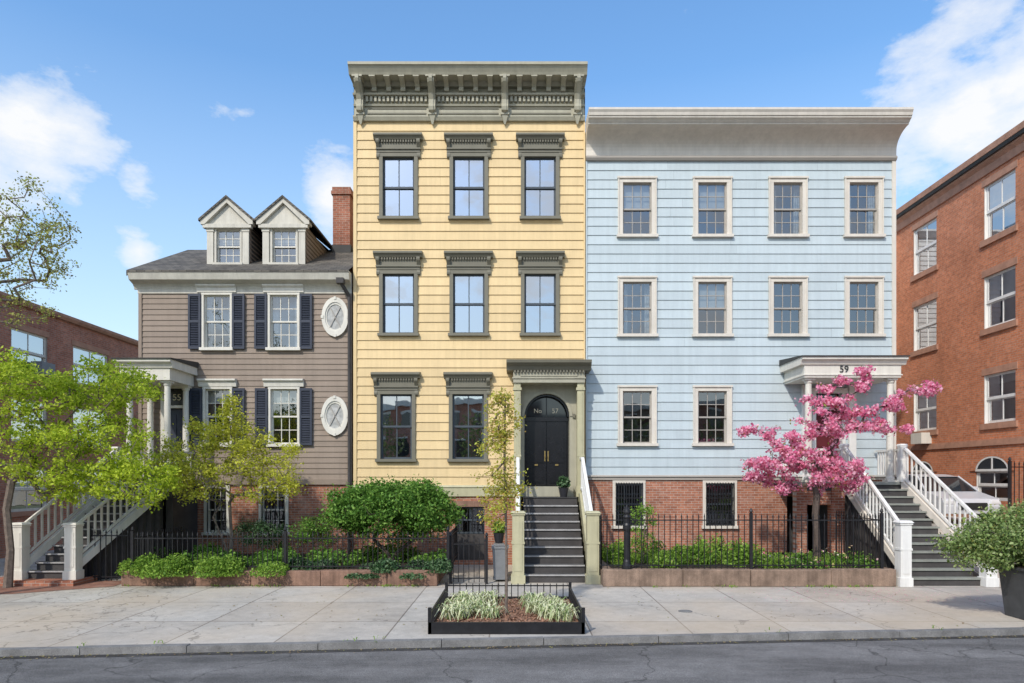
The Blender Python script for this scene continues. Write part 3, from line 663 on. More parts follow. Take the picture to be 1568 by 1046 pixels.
# ================================================================= LEFT BRICK BUILDING (faces +x)
CL=-17.
o=Obj('brick_row_house',(CL-5,8,0),lambda u,v,w:(CL+v,u,w))
zt=.357*17+2.7
YL=lambda px:17*F/(VX-px)-D
cols=[(YL(17),YL(72)),(YL(112),YL(165)),(YL(17)-4.5,YL(17)-2.8)]
ops=[]
for a,b in cols:
    for c,d in((6.3,7.75),(3.9,5.4),(1.5,3.0)): ops.append((a,b,c,d))
wall(o.p('brick_walls','bk_y2'),-8,30,-.1,zt-.2,ops)
for a,b,c,d in ops:
    window(o,a,b,c,d,'cream','cream','gA',cw=.06,cols=2,rows=1,cd=-.03,sill=False,head=False,sw=.08,blind=.4)
    o.p('stone_sills','sand').box(a-.12,b+.12,-.1,.07,c-.16,c); o.p('stone_lintels','sand').box(a-.1,b+.1,-.1,.02,d,d+.2)
a,b,c,d=ops[0]; o.p('air_conditioner','bin').box((a+b)/2+.05,b-.15,0,.4,c+.02,c+.45)
o.p('coping','sand').prism([(-.1,zt-.2),(.1,zt-.2),(.16,zt-.1),(.16,zt),(-.1,zt)],-8,30)
o.T=None; o.p('side_and_rear_walls','bk_x').quad((CL,-8,0),(CL-12,-8,0),(CL-12,-8,zt-.2),(CL,-8,zt-.2)); o.p('side_and_rear_walls','bk_x').quad((CL,30,0),(CL-12,30,0),(CL-12,30,zt-.2),(CL,30,zt-.2)); o.p('flat_roof','roofd').quad((CL-.0,-8,zt-.25),(CL-12,-8,zt-.25),(CL-12,30,zt-.25),(CL,30,zt-.25))
o.finish()

# ================================================================= GROUND
def sheet(name,m,pts):
    me=bpy.data.meshes.new(name); me.from_pydata(pts,[],[tuple(range(len(pts)))]); me.materials.append(M[m])
    ob=bpy.data.objects.new(name,me); SC.collection.objects.link(ob); return ob
RZ=-.105
def yk(x): return -D+11.3+.085*x
sheet('ground','earth',[(-600,-600,-.16),(600,-600,-.16),(600,600,-.16),(-600,600,-.16)])
sheet('road','road',[(-80,-33,RZ),(80,-33,RZ),(80,yk(80),RZ),(-80,yk(-80),RZ)])
sheet('gutter','gut',[(-80,yk(-80)-.16,RZ+.004),(80,yk(80)-.16,RZ+.004),(80,yk(80)-.0,RZ+.004),(-80,yk(-80)-.0,RZ+.004)])
sheet('far_sidewalk','side',[(-80,-45,0),(80,-45,0),(80,-33,0),(-80,-33,0)])
o=Obj('kerb',(0,-10,0)); P=o.p('kerb_stones','kerb'); x=-40
while x<40:
    l=R.uniform(1.6,2.4); a,b=x+.006,x+l-.006; dz=R.uniform(-.008,.008)
    P.add([(a,yk(a),-.16),(b,yk(b),-.16),(b,yk(b)+.16,-.16),(a,yk(a)+.16,-.16),(a,yk(a)+.012,.006+dz),(b,yk(b)+.012,.006+dz),(b,yk(b)+.16,.006+dz),(a,yk(a)+.16,.006+dz)],[(4,5,6,7),(0,1,5,4),(1,2,6,5),(3,0,4,7)])
    x+=l
o.finish()
ob=sheet('sidewalk','side',[(-40,yk(-40)+.1,-.004),(40,yk(40)+.1,-.004),(40,12,-.004),(-40,12,-.004)])
sheet('brick_pavement','paver',[(-20,-6.2,.004),(-11.6,-5.2,.004),(-9.9,-4.1,.004),(-10.0,-3.2,.004),(-20,-3.0,.004)])
o=Obj('side_street_ramp',(14,0,0)); P=o.p('paving','side')
P.add([(11.75,-4.2,.004),(30,-4.2,.004),(30,-.8,1.2),(11.75,-.8,1.2),(30,60,1.9),(11.75,60,1.9),(11.75,-4.2,-.1),(11.75,60,-.1)],[(0,1,2,3),(3,2,4,5),(0,3,5,7,6)]); o.finish()
o=Obj('utility_cover',(3.4,-7.2,0)); o.p('cover','kerb').lathe(3.4,-7.2,[(.14,-.02),(.14,.004),(.13,.008)],18); o.finish()

def retaining(name,x0,x1,y0,y1,h,m,sl=0):
    o=Obj(name,((x0+x1)/2,y0,0)); P=o.p('wall_stones',m); x=x0
    while x<x1-.01:
        l=min(R.uniform(1.4,2.2),x1-x); l=l if x1-x-l>.5 else x1-x
        P.box(x+.004,x+l-.004,y0+R.uniform(-.008,.008),y0+.28,0,h+R.uniform(-.012,.012)); x+=l
    P.box(x0,x0+.26,y0+.285,y1,0,h-.01); P.box(x1-.26,x1,y0+.285,y1,0,h-.01)
    o.finish(.018)
    b=Obj('garden_bed',((x0+x1)/2,(y0+y1)/2,0)); b.p('soil','soil').box(x0+.27,x1-.27,y0+.285,y1+.5,0,h-.04); b.finish()
retaining('brownstone_retaining_wall',X(187,-4),X(670,-4),-4.05,-.3,.38,'brst')
retaining('brownstone_retaining_wall',X(922,-4),X(1368,-4),-4.15,-.3,.42,'brst2')
def fence(name,x0,x1,y,z0,z1,sp=.125,posts=(),ret=None):
    o=Obj(name,((x0+x1)/2,y,0)); P=o.p('pickets','iron')
    n=int((x1-x0)/sp)
    for i in range(n+1):
        x=x0+(x1-x0)*i/n; j=R.uniform(-.006,.006); P.box(x-.009,x+.009,y-.009,y+.009,z0,z1-.05); P.taper(x+j*.2,y,z1-.05,z1+.05+j,.016,.016,.002,.002)
    for z in(z0+.1,z1-.12): P.box(x0,x1,y-.014,y+.014,z-.014,z+.014)
    if ret:
        m=int((ret-y)/sp)
        for xx in(x0,x1):
            for i in range(m): yy=y+i*sp; P.box(xx-.009,xx+.009,yy-.009,yy+.009,z0,z1)
            for z in(z0+.1,z1-.12): P.box(xx-.012,xx+.012,y,ret,z-.012,z+.012)
    for x in posts:
        Q=o.p('posts','iron'); Q.box(x-.035,x+.035,y-.035,y+.035,z0-.1,z1+.06); Q.lathe(x,y,[(.02,z1+.06),(.045,z1+.1),(.03,z1+.15),(.005,z1+.18)],8)
    o.finish()
fence('iron_fence',X(203,-3.85),X(686,-3.85),-3.85,.36,1.28,posts=[X(203,-3.85),X(437,-3.85),X(686,-3.85)],ret=-1)
fence('iron_fence',X(921,-3.95),X(1350,-3.95),-3.95,.4,1.74,.14,posts=[X(1150,-3.95),X(1350,-3.95)],ret=-1)
fence('iron_gate',X(694,-3.7),X(742,-3.7),-3.7,.04,1.12,.12,posts=[X(690,-3.7),X(745,-3.7)])
fence('iron_gate',14.4,15.9,-1.0,1.15,3.1,.13,posts=[14.4,15.9])
fence('iron_fence',X(137,-3.3),X(196,-3.3),-3.3,.02,1.3,.13,posts=[X(137,-3.3)])
o=Obj('cast_iron_post',(X(960,-4),-4,0)); o.p('post','iron').lathe(X(960,-4),-3.98,[(.13,.34),(.13,.5),(.1,.53),(.09,.6),(.075,.65),(.075,1.35),(.1,1.4),(.1,1.5),(.08,1.55),(.08,1.66),(.11,1.7),(.07,1.76),(.1,1.82),(.09,1.88),(.03,1.95),(.02,2.0)],12); o.finish()

o=Obj('tree_pit_guard',(-.1,-7.8,0)); P=o.p('edging','iron')
a,b=X(656,-9.2),X(895,-9.2); y0,y1=-9.2,-6.3
P.box(a,b,y0,y0+.05,0,.2); P.box(a,b,y1-.05,y1,0,.14); P.box(a,a+.05,y0+.05,y1-.05,0,.14); P.box(b-.05,b,y0+.05,y1-.05,0,.14)
for x in(a+.025,b-.025):
    P.box(x-.012,x+.012,y0+.05,y1,.34,.365)
    for i in range(22): y=y0+.05+i*(y1-y0-.1)/21; P.box(x-.009,x+.009,y-.009,y+.009,.1,.35)
P.box(a,b,y1-.04,y1-.015,.36,.385)
for i in range(20): x=a+.03+i*(b-a-.06)/19; P.box(x-.009,x+.009,y1-.035,y1-.017,.1,.42)
for x in(a+.02,b-.02):
    for y in(y0+.03,y1-.03): P.box(x-.03,x+.03,y-.03,y+.03,0,.45)
o.p('mulch','mulch').box(a+.052,b-.052,y0+.052,y1-.052,0,.09)
PITA,PITB=a,b

# ---------------------------------------------------------------- vegetation helpers
def leaves_mesh(name,C,size,m,rs,aspect=.55,up=.3,var=.4):
    n=len(C); nrm=rs.normal(size=(n,3)); nrm[:,2]+=up*2; nrm/=np.linalg.norm(nrm,axis=1)[:,None]
    t=rs.normal(size=(n,3)); t-= (t*nrm).sum(1)[:,None]*nrm; t/=np.linalg.norm(t,axis=1)[:,None]; s=np.cross(nrm,t)
    L=(size*(1+var*rs.uniform(-1,1,n)))[:,None]
    v=np.empty((n,4,3)); v[:,0]=C-t*L*.5; v[:,1]=C+s*L*aspect*.5+nrm*L*.08; v[:,2]=C+t*L*.5; v[:,3]=C-s*L*aspect*.5+nrm*L*.08
    return mesh_quads(name,v,m)
def mesh_quads(name,v,m):
    n=len(v); me=bpy.data.meshes.new(name); me.vertices.add(n*4); me.vertices.foreach_set('co',v.reshape(-1).astype(np.float32))
    me.loops.add(n*4); me.loops.foreach_set('vertex_index',np.arange(n*4,dtype=np.int32)); me.polygons.add(n); me.polygons.foreach_set('loop_start',np.arange(0,n*4,4,dtype=np.int32))
    me.polygons.foreach_set('loop_total',np.full(n,4,dtype=np.int32)); me.update(calc_edges=True); me.materials.append(M[m])
    return bpy.data.objects.new(name,me)
rs=np.random.RandomState(90); n=1600
C=np.stack([rs.uniform(a+.1,b-.1,n),rs.uniform(y0+.1,y1-.1,n),rs.uniform(.09,.125,n)],1)
o.child(leaves_mesh('mulch_chips',C,.09,'mulch',rs,.35,.8)); o.finish()

o=Obj('square_planter',(10,-7.85,0)); o.p('planter_box','plan').taper(10.02,-7.85,0,.93,.46,.3,.55,.36); o.p('planter_rim','plan').taper(10.02,-7.85,.931,.98,.58,.39,.58,.39); o.p('soil','soil').box(9.5,10.5,-8.15,-7.55,.98,.99); o.finish(.01)
o=Obj('trash_bin',(X(766,-3),-3,0)); x=X(766,-3.2); P=o.p('bin_body','bin'); P.taper(x,-3.2,.05,.85,.16,.18,.2,.22); P.box(x-.22,x+.22,-3.44,-2.96,.85,.92); P.box(x-.15,x+.15,-3.46,-3.4,.93,.96); o.p('wheels','tyre').box(x-.19,x+.19,-3.02,-2.92,0,.1); o.finish(.01)

def ell(c,r,n,rs,shell=0):
    d=rs.normal(size=(n,3)); d/=np.linalg.norm(d,axis=1)[:,None]; q=rs.uniform(shell**3,1,n)**(1/3); return np.array(c)+d*q[:,None]*np.array(r)
def tree(name,stems,blobs,tr,rt,leaf,bark,seed,lper,lsize,spread=.22,up=.3,extra=None,sag=.0,step=.3,aspect=.55,shell=.0,along=.3,wig=.06):
    rs=np.random.RandomState(seed); nodes=[];par=[]
    for st in stems:
        for i,p in enumerate(st):
            nodes.append(np.array(p,float)); par.append(-1 if i==0 else len(nodes)-2)
    allow=[i for i in range(len(nodes)) if par[i]>=0 and par[par[i]]>=0 or len(stems[0])<3]
    if not allow: allow=list(range(len(nodes)))
    A=np.concatenate([ell(c,r,n,rs,shell) for c,r,n in blobs]); tp=np.array([s[-1] for s in stems])
    dist=np.min(np.linalg.norm(A[:,None]-tp[None],axis=2),axis=1); tips=[];twigs=[]
    for k in np.argsort(dist):
        a=A[k]; cand=np.array([nodes[i] for i in allow]); dv=a-cand; dd=np.linalg.norm(dv,axis=1)+np.maximum(0,-dv[:,2])*.6
        j=allow[int(np.argmin(dd))]; p=nodes[j]; L=np.linalg.norm(a-p); m=max(1,int(L/step)); prev=j
        for q in range(1,m+1):
            t=q/m; pt=p+(a-p)*t+np.array([0,0,1])*(math.sin(t*math.pi)*L*sag)+(rs.normal(size=3)*wig*L*.5*(t<1))
            nodes.append(pt); par.append(prev); prev=len(nodes)-1; allow.append(prev)
            if q>=m*(1-along): twigs.append(pt)
        tips.append(prev)
    cnt=np.zeros(len(nodes)); 
    for t in tips:
        i=t
        while i>=0: cnt[i]+=1; i=par[i]
    cnt=np.maximum(cnt,1); ex=math.log(tr/rt)/math.log(max(cnt)+1e-6); rad=rt*cnt**ex
    o=Obj(name,tuple(stems[0][0])); B=o.p('trunk_and_branches',bark)
    ns=6
    for i in range(len(nodes)):
        if par[i]<0: continue
        a=Vector(nodes[par[i]]);b=Vector(nodes[i]); d=(b-a)
        if d.length<1e-4: continue
        d.normalize(); u=d.orthogonal().normalized(); w=d.cross(u); r0=min(rad[par[i]],rad[i]*1.5) if par[par[i]]>=0 else rad[par[i]]*1.25; r1=rad[i]
        vs=[tuple(a+(u*math.cos(2*math.pi*k/ns)+w*math.sin(2*math.pi*k/ns))*r0) for k in range(ns)]+[tuple(b+d*r1*.3+(u*math.cos(2*math.pi*k/ns)+w*math.sin(2*math.pi*k/ns))*r1) for k in range(ns)]
        B.add(vs,[(k,(k+1)%ns,(k+1)%ns+ns,k+ns) for k in range(ns)])
    o.finish()
    src=np.array([nodes[t] for t in tips]+twigs); wgt=rs.uniform(.2,1.6,len(src))**1.5
    idx=np.repeat(np.arange(len(src)),np.maximum(1,(wgt*lper).astype(int))); C=src[idx]+rs.normal(size=(len(idx),3))*spread*np.array([1,1,.7])
    ob=leaves_mesh('leaves',C,lsize,leaf,rs,aspect,up); o.child(ob)
    if extra:
        m2,fr,s2=extra; k=int(len(C)*fr); C2=src[rs.randint(0,len(src),k)]+rs.normal(size=(k,3))*spread*1.1; o.child(leaves_mesh('young_leaves',C2,s2,m2,rs,.4,up))
    return o
def pb(px,py,y,rx,rz,n,ry=None):
    s=(D+y)/F; return ((X(px,y),y,Z(py,y)),(rx*s,(ry if ry else (rx+rz)*.4)*s,rz*s),n)
def mass(name,x0,x1,y0,y1,z0,h,n,size,m,seed,lump=1.,up=.4,aspect=.6,flow=None):
    rs=np.random.RandomState(seed); k=int((x1-x0)*(y1-y0)*2.5)+3
    cx=rs.uniform(x0,x1,k);cy=rs.uniform(y0,y1,k);rr=rs.uniform(.25,.55,k)*lump;hh=h*rs.uniform(.45,1.,k)
    i=rs.randint(0,k,n); d=rs.normal(size=(n,3)); d/=np.linalg.norm(d,axis=1)[:,None]; d[:,2]=np.abs(d[:,2]); q=rs.uniform(.5,1,n)[:,None]
    C=np.stack([cx[i],cy[i],np.full(n,z0)],1)+d*q*np.stack([rr[i],rr[i],hh[i]],1); C[:,0]=np.clip(C[:,0],x0-.15,x1+.15)
    o=Obj(name,((x0+x1)/2,(y0+y1)/2,z0)); o.child(leaves_mesh('foliage',C,size,m,rs,aspect,up))
    if flow: 
        j=rs.randint(0,n,flow[1]); C2=C[j]+np.array([0,0,.12]); o.child(leaves_mesh('flowers',C2,flow[2],flow[0],rs,.8,.6))
    return o

yT=-4.3
tree('maple_tree',[[(X(12,yT),yT,0),(X(16,yT),yT,.9),(X(10,yT),yT,1.9),(X(18,yT),yT,2.6)]],
 [pb(60,600,yT,78,45,46,60),pb(165,592,yT,85,36,46,60),pb(30,690,yT,60,60,34,60),pb(155,680,yT,90,52,62,60),pb(208,738,yT,62,36,44,50),pb(90,740,yT,60,28,26),pb(-60,640,yT,80,80,30),pb(20,560,yT,40,22,12)],
 .085,.006,'lf_bright','bark',3,48,.085,spread=.13,up=.5,sag=.04,along=.5)
yT=-6.5
tree('budding_street_tree',[[(X(-130,yT),yT,0),(X(-125,yT),yT,2.5),(X(-120,yT),yT,4.5),(X(-110,yT),yT,6)]],
 [pb(20,410,yT,75,60,60,70),pb(30,330,yT,60,60,44,60),pb(90,375,yT,44,44,30,40),pb(-80,330,yT,100,120,50,120),pb(0,470,yT,95,30,38)],
 .11,.0035,'lf_bud','bark',5,16,.06,spread=.09,sag=.03,along=.6,step=.35,wig=.09)
yT=-2.4
b=(X(352,yT),yT,.35)
tree('chartreuse_ornamental_tree',[[b,(b[0]-.15,yT,.9),(b[0]-.5,yT+.1,1.6)],[b,(b[0]+.1,yT,.9),(b[0]+.3,yT-.1,1.7)],[b,(b[0],yT+.1,1.0),(b[0]-.05,yT+.1,2.0)]],
 [pb(355,668,yT,48,30,34,40),pb(300,702,yT,62,38,42,55),pb(405,705,yT,60,38,42,60),pb(345,745,yT,108,36,46,80),pb(255,715,yT,32,27,22),pb(355,635,yT,12,24,14),pb(430,735,yT,34,26,14),pb(300,655,yT,10,20,8)],
 .045,.004,'lf_chart','bark',8,38,.075,spread=.12,up=.5,sag=.03,along=.5)
yT=-2.3
b=(X(600,yT),yT,.35)
tree('rounded_shrub',[[b,(b[0]-.1,yT,.6),(b[0]-.5,yT,1.0)],[b,(b[0]+.1,yT,.6),(b[0]+.6,yT,1.0)]],
 [pb(600,783,yT,98,42,170,62),pb(555,780,yT,54,42,70,50),pb(648,782,yT,50,44,70,50),pb(605,768,yT,72,32,60,45)],
 .05,.005,'lf_bush','bark2',11,52,.085,spread=.13,up=.5,sag=.0,shell=.5,along=.2)
yT=-3.0
b=(X(1252,yT),yT,.3)
tree('cherry_blossom_tree',[[b,(b[0]-.02,yT,1.0),(b[0]-.06,yT,1.7),(b[0]-.02,yT,2.2)]],
 [pb(1290,602,yT,34,20,12),pb(1262,640,yT,46,44,26),pb(1205,718,yT,62,34,46),pb(1285,728,yT,40,36,28),pb(1335,645,yT,54,38,24),pb(1372,615,yT,28,16,6),pb(1425,597,yT,30,8,7),pb(1150,657,yT,24,6,5),pb(1200,670,yT,28,24,6),pb(1245,690,yT,46,34,16),pb(1325,572,yT,8,14,4)],
 .085,.007,'lf_pink','bark2',21,48,.075,spread=.075,up=.1,sag=.05,aspect=.9,along=.55,extra=('lf_bronze',.05,.09),wig=.14,step=.22)
yT=-7.9
b=(X(775,yT),yT,.08)
tree('street_sapling',[[b,(b[0]+.01,yT,1.0),(b[0]-.01,yT,2.0),(b[0]-.03,yT,3.0),(b[0]-.02,yT,4.2)]],
 [pb(770,650,yT,24,50,26,20),pb(765,720,yT,36,60,28,30),pb(755,775,yT,28,30,14,20),pb(785,740,yT,20,40,12,20),pb(768,618,yT,22,18,12,14)],
 .026,.0035,'lf_sap','bark',31,20,.06,spread=.08,sag=.0,along=.6,step=.25)
tree('planter_shrub',[[(10.0,-7.85,.95),(9.95,-7.85,1.15),(9.85,-7.85,1.35)]],
 [((9.7,-7.8,1.5),(1.15,.7,.55),150),((9.0,-7.8,1.35),(.75,.5,.38),60),((10.1,-7.8,1.75),(.8,.6,.45),60)],
 .05,.005,'lf_right','bark2',41,38,.065,spread=.11,up=.3,shell=.5,along=.3,extra=('lf_bud',.12,.05))
mass('boxwood_hedge',X(192,-3.9),X(432,-3.9),-4.25,-3.4,.28,.58,15000,.065,'lf_grass',51,lump=1.1)
mass('ivy',X(440,-3.9),X(680,-3.9),-4.1,-3.3,.34,.36,9000,.08,'lf_ivy',52,up=.3)
mass('ivy',X(440,-4.1),X(668,-4.1),-4.12,-4.02,.22,.18,1100,.07,'lf_ivy',53,up=.1,lump=.7)
mass('perennial_planting',X(210,-2.5),X(680,-2.5),-3.2,-1.0,.34,.55,11000,.1,'lf_bush',54)
mass('perennial_planting',X(945,-3.5),X(1190,-3.5),-3.7,-1.2,.32,.8,14000,.08,'lf_grass',55,flow=('fl_p',60,.07))
mass('perennial_planting',X(1190,-3.5),X(1340,-3.5),-3.7,-1.8,.32,.45,5000,.08,'lf_bush',56,flow=('fl_p',160,.08))
tree('slender_garden_shrub',[[(X(985,-2.6),-2.6,.3),(X(985,-2.6),-2.6,.8),(X(987,-2.6),-2.6,1.3)]],[pb(987,805,-2.6,22,38,26)],.02,.003,'lf_grass','bark',57,30,.06,spread=.08)
tree('dark_columnar_shrub',[[(X(480,-1.8),-1.8,.3),(X(480,-1.8),-1.8,.8),(X(482,-1.8),-1.8,1.3)]],[pb(480,810,-1.8,32,28,40)],.02,.003,'lf_bush','bark',58,40,.06,spread=.1)
tree('garden_shrub',[[(X(400,-1.8),-1.8,.3),(X(400,-1.8),-1.8,.6),(X(402,-1.8),-1.8,.9)]],[pb(400,815,-1.8,36,20,40)],.02,.003,'lf_ivy','bark',59,40,.06,spread=.1)
for px,py,y,z0,lm in((863,740,-.75,2.1,'lf_ivy'),(764,828,-2.4,.9,'lf_grass')):
    x=X(px,y); o=Obj('potted_plant',(x,y,z0)); o.p('pot','terra').lathe(x,y,[(.1,z0),(.15,z0+.25),(.16,z0+.28),(.13,z0+.28)],12)
    if z0<2: o.p('pedestal','kerb').box(x-.14,x+.14,y-.14,y+.14,0,z0)
    rs=np.random.RandomState(61); o.child(leaves_mesh('foliage',ell((x,y,z0+.42),(.2,.2,.2),350,rs),.09,lm,rs)); o.finish()
def blades(name,cl,seed,m,L=.36,wd=.008):
    rs=np.random.RandomState(seed); vv=[]
    for cx,cy,cz,nb in cl:
        for k in range(nb):
            a=rs.uniform(0,2*math.pi); o0=np.array([cx+rs.normal()*.07,cy+rs.normal()*.07,cz]); dr=np.array([math.cos(a),math.sin(a),0]); sd=np.array([-math.sin(a),math.cos(a),0])*wd
            l=L*rs.uniform(.5,1.1); e=rs.uniform(.35,1.)
            pts=[o0,o0+dr*l*.25*e+np.array([0,0,l*.45]),o0+dr*l*.6*e+np.array([0,0,l*.55]),o0+dr*l*e+np.array([0,0,l*(.55-.45*e)])]
            for p,q,wa,wb in zip(pts,pts[1:],(1,1,.8),(1,.8,.2)): vv.append([p-sd*wa,p+sd*wa,q+sd*wb,q-sd*wb])
    return mesh_quads(name,np.array(vv),m)
rs=np.random.RandomState(71); cl=[]
for x0,x1 in((PITA+.25,-.4),(.25,PITB-.25)):
    for k in range(14): cl.append((rs.uniform(x0,x1),rs.uniform(-8.8,-6.7),.09,int(rs.uniform(30,75))))
o=Obj('variegated_liriope',(0,-7.8,0)); o.child(blades('blades',cl,72,'lf_var',.42,.013))
cl=[(rs.uniform(2.6,9),rs.uniform(-3.7,-2),.32,60) for k in range(22)]
o=Obj('garden_grass_tufts',(5,-3,0)); o.child(blades('blades',cl,73,'lf_grass',.55))
rs=np.random.RandomState(92)
cl=[(rs.uniform(-9.6,-2),-4.08,0,10) for k in range(14)]+[(rs.uniform(2.2,9.2),-4.18,0,10) for k in range(12)]+[(x,yk(x)+.17,0,4) for x in rs.uniform(-9,9,7)]
o=Obj('pavement_weeds',(0,-4.1,0)); o.child(blades('blades',cl,93,'lf_grass',.1))
n=420; C=np.stack([rs.normal(8,1.6,n),rs.uniform(-6.2,-4.2,n),np.full(n,.006)],1); o=Obj('fallen_petals',(8,-5,0)); o.child(leaves_mesh('petals',C,.03,'lf_pink',rs,.8,4.))
n=500; xs=rs.uniform(-10,10,n); C=np.stack([xs,yk(xs)-np.abs(rs.normal(0,.09,n))-.02,np.full(n,RZ+.012)],1); C2=np.stack([rs.uniform(-10,9,260),rs.uniform(-9,-4.2,260),np.full(260,.006)],1)
o=Obj('leaf_litter',(0,-9.5,0)); o.child(leaves_mesh('dry_leaves',np.concatenate([C,C2]),.045,'lf_dry',rs,.6,3.))

# houses and trees across the street (behind the viewpoint; seen in the window reflections)
o=Obj('background_row_houses',(0,-45,0)); rs=np.random.RandomState(80); x=-55
while x<55:
    wd=rs.uniform(6,8); h=rs.uniform(8,10.5); P=o.p('fronts',['bk_x','cream','brown','bk_x'][int(rs.randint(4))]); P.box(x,x+wd-.02,-52,-45,-.1,h); o.p('roof_cornices','cream').box(x,x+wd-.02,-45,-44.6,h-.5,h)
    for k in range(3):
        for j in range(3):
            xx=x+wd*(k+.5)/3; zz=1.6+j*2.8
            if zz+1.6<h-.5: o.p('windows','cargl').box(xx-.5,xx+.5,-45,-44.96,zz,zz+1.6); o.p('lintels','cream').box(xx-.6,xx+.6,-45,-44.9,zz+1.6,zz+1.8)
    x+=wd
o.finish()
rs=np.random.RandomState(81); C=[]
for k in range(12):
    c=(-40+k*7.2+rs.uniform(-1,1),-37+rs.uniform(-2,2),rs.uniform(4.5,6.5)); C.append(ell(c,(2.4,2.2,2.8),1200,rs))
o=Obj('background_trees',(0,-37,0)); o.child(leaves_mesh('foliage',np.concatenate(C),.26,'lf_bg',rs)); 
for k in range(12): o.p('trunks','bark').lathe(-40+k*7.2,-37,[(.2,-.1),(.12,5)],7)
o.finish()

cx,cy,cz=14.0,2.2,1.3
o=Obj('parked_car',(cx,cy,cz)); o.T=None
P=o.p('body','carp')
prof=[(-2.15,.25),(-2.2,.5),(-2.1,.72),(-1.2,.92),(-.9,.95),(1.6,.98),(2.1,.9),(2.2,.6),(2.15,.25)]
P.add([(cx-.9,cy+a,cz+b) for a,b in prof]+[(cx+.9,cy+a,cz+b) for a,b in prof],[tuple(range(9)),tuple(range(9,18))]+[(i,(i+1)%9,(i+1)%9+9,i+9) for i in range(9)])
cab=[(-1.15,.93,.84),(-.45,1.4,.66),(.2,1.47,.64),(1.1,1.4,.66),(1.85,.96,.82)]
G=o.p('greenhouse','cargl'); G.add([(cx-w,cy+a,cz+b) for a,b,w in cab]+[(cx+w,cy+a,cz+b) for a,b,w in cab],[(0,1,6,5),(3,4,9,8),(0,1,2,3,4),(5,6,7,8,9)])
P.add([(cx-.69,cy-.5,cz+1.4),(cx+.69,cy-.5,cz+1.4),(cx+.66,cy+.2,cz+1.485),(cx-.66,cy+.2,cz+1.485),(cx+.69,cy+1.15,cz+1.41),(cx-.69,cy+1.15,cz+1.41)],[(0,1,2,3),(3,2,4,5)])
for s in(-1,1):
    P.beam((cx+s*.84,cy-1.18,cz+.94),(cx+s*.67,cy-.45,cz+1.42),.06,.05); P.beam((cx+s*.7,cy+1.1,cz+1.42),(cx+s*.83,cy+1.85,cz+.97),.06,.08); P.beam((cx+s*.7,cy+.3,cz+1.44),(cx+s*.86,cy+.35,cz+.96),.05,.07)
    P.box(cx+s*.9,cx+s*1.08,cy-.85,cy-.72,cz+.95,cz+1.08)
    o.p('headlamps','lamp').box(cx+s*.55,cx+s*.85,cy-2.2,cy-2.1,cz+.55,cz+.68)
    for yy in(-1.4,1.35):
        W=o.p('wheels','tyre'); n=18; x0,x1=cx+s*.72,cx+s*.92
        W.add([(x0,cy+yy+.33*math.cos(2*math.pi*k/n),cz+.33+.33*math.sin(2*math.pi*k/n)) for k in range(n)]+[(x1,cy+yy+.33*math.cos(2*math.pi*k/n),cz+.33+.33*math.sin(2*math.pi*k/n)) for k in range(n)],[tuple(range(n)),tuple(range(n,2*n))]+[(k,(k+1)%n,(k+1)%n+n,k+n) for k in range(n)])
        Hh=o.p('hubs','bin'); Hh.add([(x1+s*.005,cy+yy+.2*math.cos(2*math.pi*k/n),cz+.33+.2*math.sin(2*math.pi*k/n)) for k in range(n)],[tuple(range(n))])
o.p('grille','tyre').box(cx-.45,cx+.45,cy-2.22,cy-2.15,cz+.38,cz+.6)
o.finish(.03)

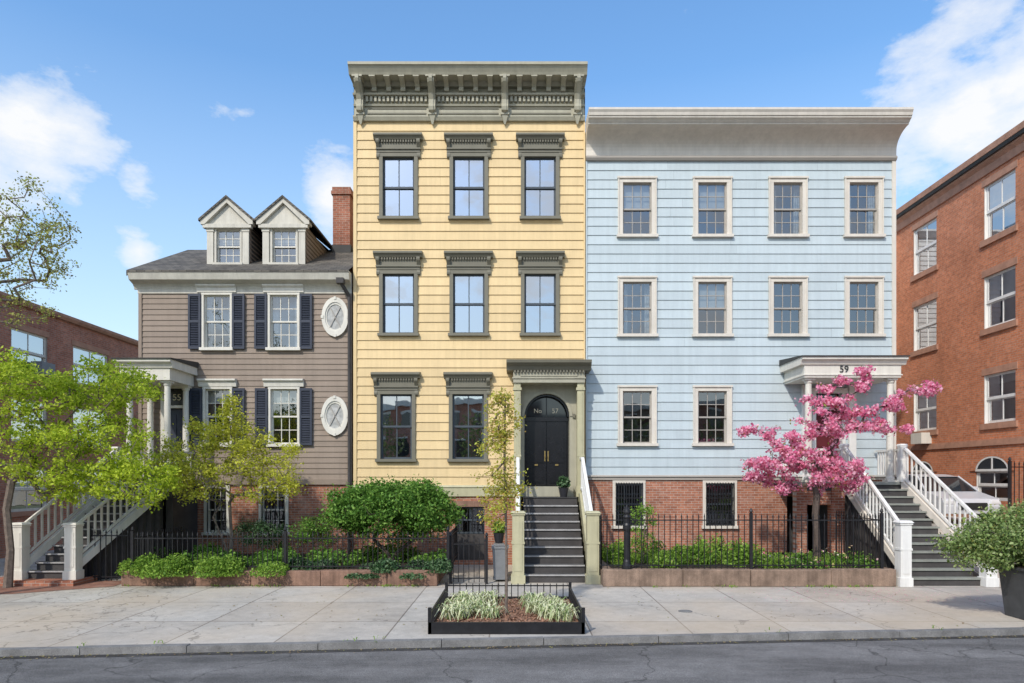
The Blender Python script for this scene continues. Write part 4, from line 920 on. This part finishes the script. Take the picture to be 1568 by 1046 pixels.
# ---------------------------------------------------------------- sky & sun
w=bpy.data.worlds.new('World'); SC.world=w; w.use_nodes=True; nt=w.node_tree; bg=nt.nodes['Background']
EL,AZ=math.radians(41),math.radians(208)
sky=N(nt,'ShaderNodeTexSky',sky_type='NISHITA'); sky.sun_disc=False; sky.sun_elevation=EL; sky.sun_rotation=AZ; sky.air_density=1.2; sky.dust_density=1.0; sky.ozone_density=2.5
tc=N(nt,'ShaderNodeTexCoord').outputs['Generated']
mp=N(nt,'ShaderNodeMapping',inp={'Scale':(1,1,2.0)}); nt.links.new(tc,mp.inputs[0])
nz=noise(nt,mp.outputs[0],5.5,8,.6)
def dirv(px,py): return Vector((px-VX,F,VY-py)).normalized()
cur=None
for px,py,r,s in((60,235,.13,1.),(-60,240,.17,1.),(1480,200,.14,1.1),(1620,160,.2,1.15),(1400,265,.1,1.),(505,300,.08,.95),(215,290,.06,.8),(215,385,.06,.9),(110,300,.06,.7)):
    d=N(nt,'ShaderNodeVectorMath',operation='DISTANCE'); nt.links.new(tc,d.inputs[0]); d.inputs[1].default_value=dirv(px,py)
    mr=N(nt,'ShaderNodeMapRange',inp={1:0.,2:r,3:.4*s,4:0.}); nt.links.new(d.outputs['Value'],mr.inputs[0])
    if cur is None: cur=mr.outputs[0]
    else:
        mm=N(nt,'ShaderNodeMath',operation='MAXIMUM'); nt.links.new(cur,mm.inputs[0]); nt.links.new(mr.outputs[0],mm.inputs[1]); cur=mm.outputs[0]
sp=N(nt,'ShaderNodeSeparateXYZ'); nt.links.new(tc,sp.inputs[0])
mr=N(nt,'ShaderNodeMapRange',inp={1:.1,2:-.4,3:0.,4:.17}); nt.links.new(sp.outputs[1],mr.inputs[0])
mm=N(nt,'ShaderNodeMath',operation='MAXIMUM'); nt.links.new(cur,mm.inputs[0]); nt.links.new(mr.outputs[0],mm.inputs[1])
ad=N(nt,'ShaderNodeMath',operation='ADD'); nt.links.new(nz,ad.inputs[0]); nt.links.new(mm.outputs[0],ad.inputs[1])
cf=ramp(nt,ad.outputs[0],[(.66,0.),(.74,.5),(.9,.97)])
gm=N(nt,'ShaderNodeHueSaturation',inp={'Saturation':1.2,'Value':1.75}); nt.links.new(sky.outputs[0],gm.inputs['Color'])
hz=ramp(nt,sp.outputs[2],[(0.,.7),(.25,.38),(.5,.02)])
base=mixc(nt,gm.outputs[0],(5.3,6.15,6.8),hz)
col=mixc(nt,base,(6.8,6.85,6.9),cf)
nt.links.new(col,bg.inputs[0]); bg.inputs[1].default_value=.145
sd=bpy.data.lights.new('sun','SUN'); sd.energy=3.1; sd.angle=math.radians(1.2); sd.color=(1,.94,.85)
so=bpy.data.objects.new('sun',sd); SC.collection.objects.link(so)
dv=Vector((math.sin(AZ)*math.cos(EL),math.cos(AZ)*math.cos(EL),math.sin(EL))); so.rotation_euler=dv.to_track_quat('Z','Y').to_euler()

cam=bpy.data.cameras.new('camera'); co=bpy.data.objects.new('camera',cam); SC.collection.objects.link(co); SC.camera=co
co.location=(0,-D,H); co.rotation_euler=(math.pi/2,0,0); cam.sensor_width=36; cam.lens=F/1568*36; cam.shift_y=207/1568; cam.shift_x=-6/1568; cam.clip_end=2000; cam.clip_start=.05
SC.view_settings.view_transform='Standard'; SC.view_settings.look='None'; SC.view_settings.exposure=0
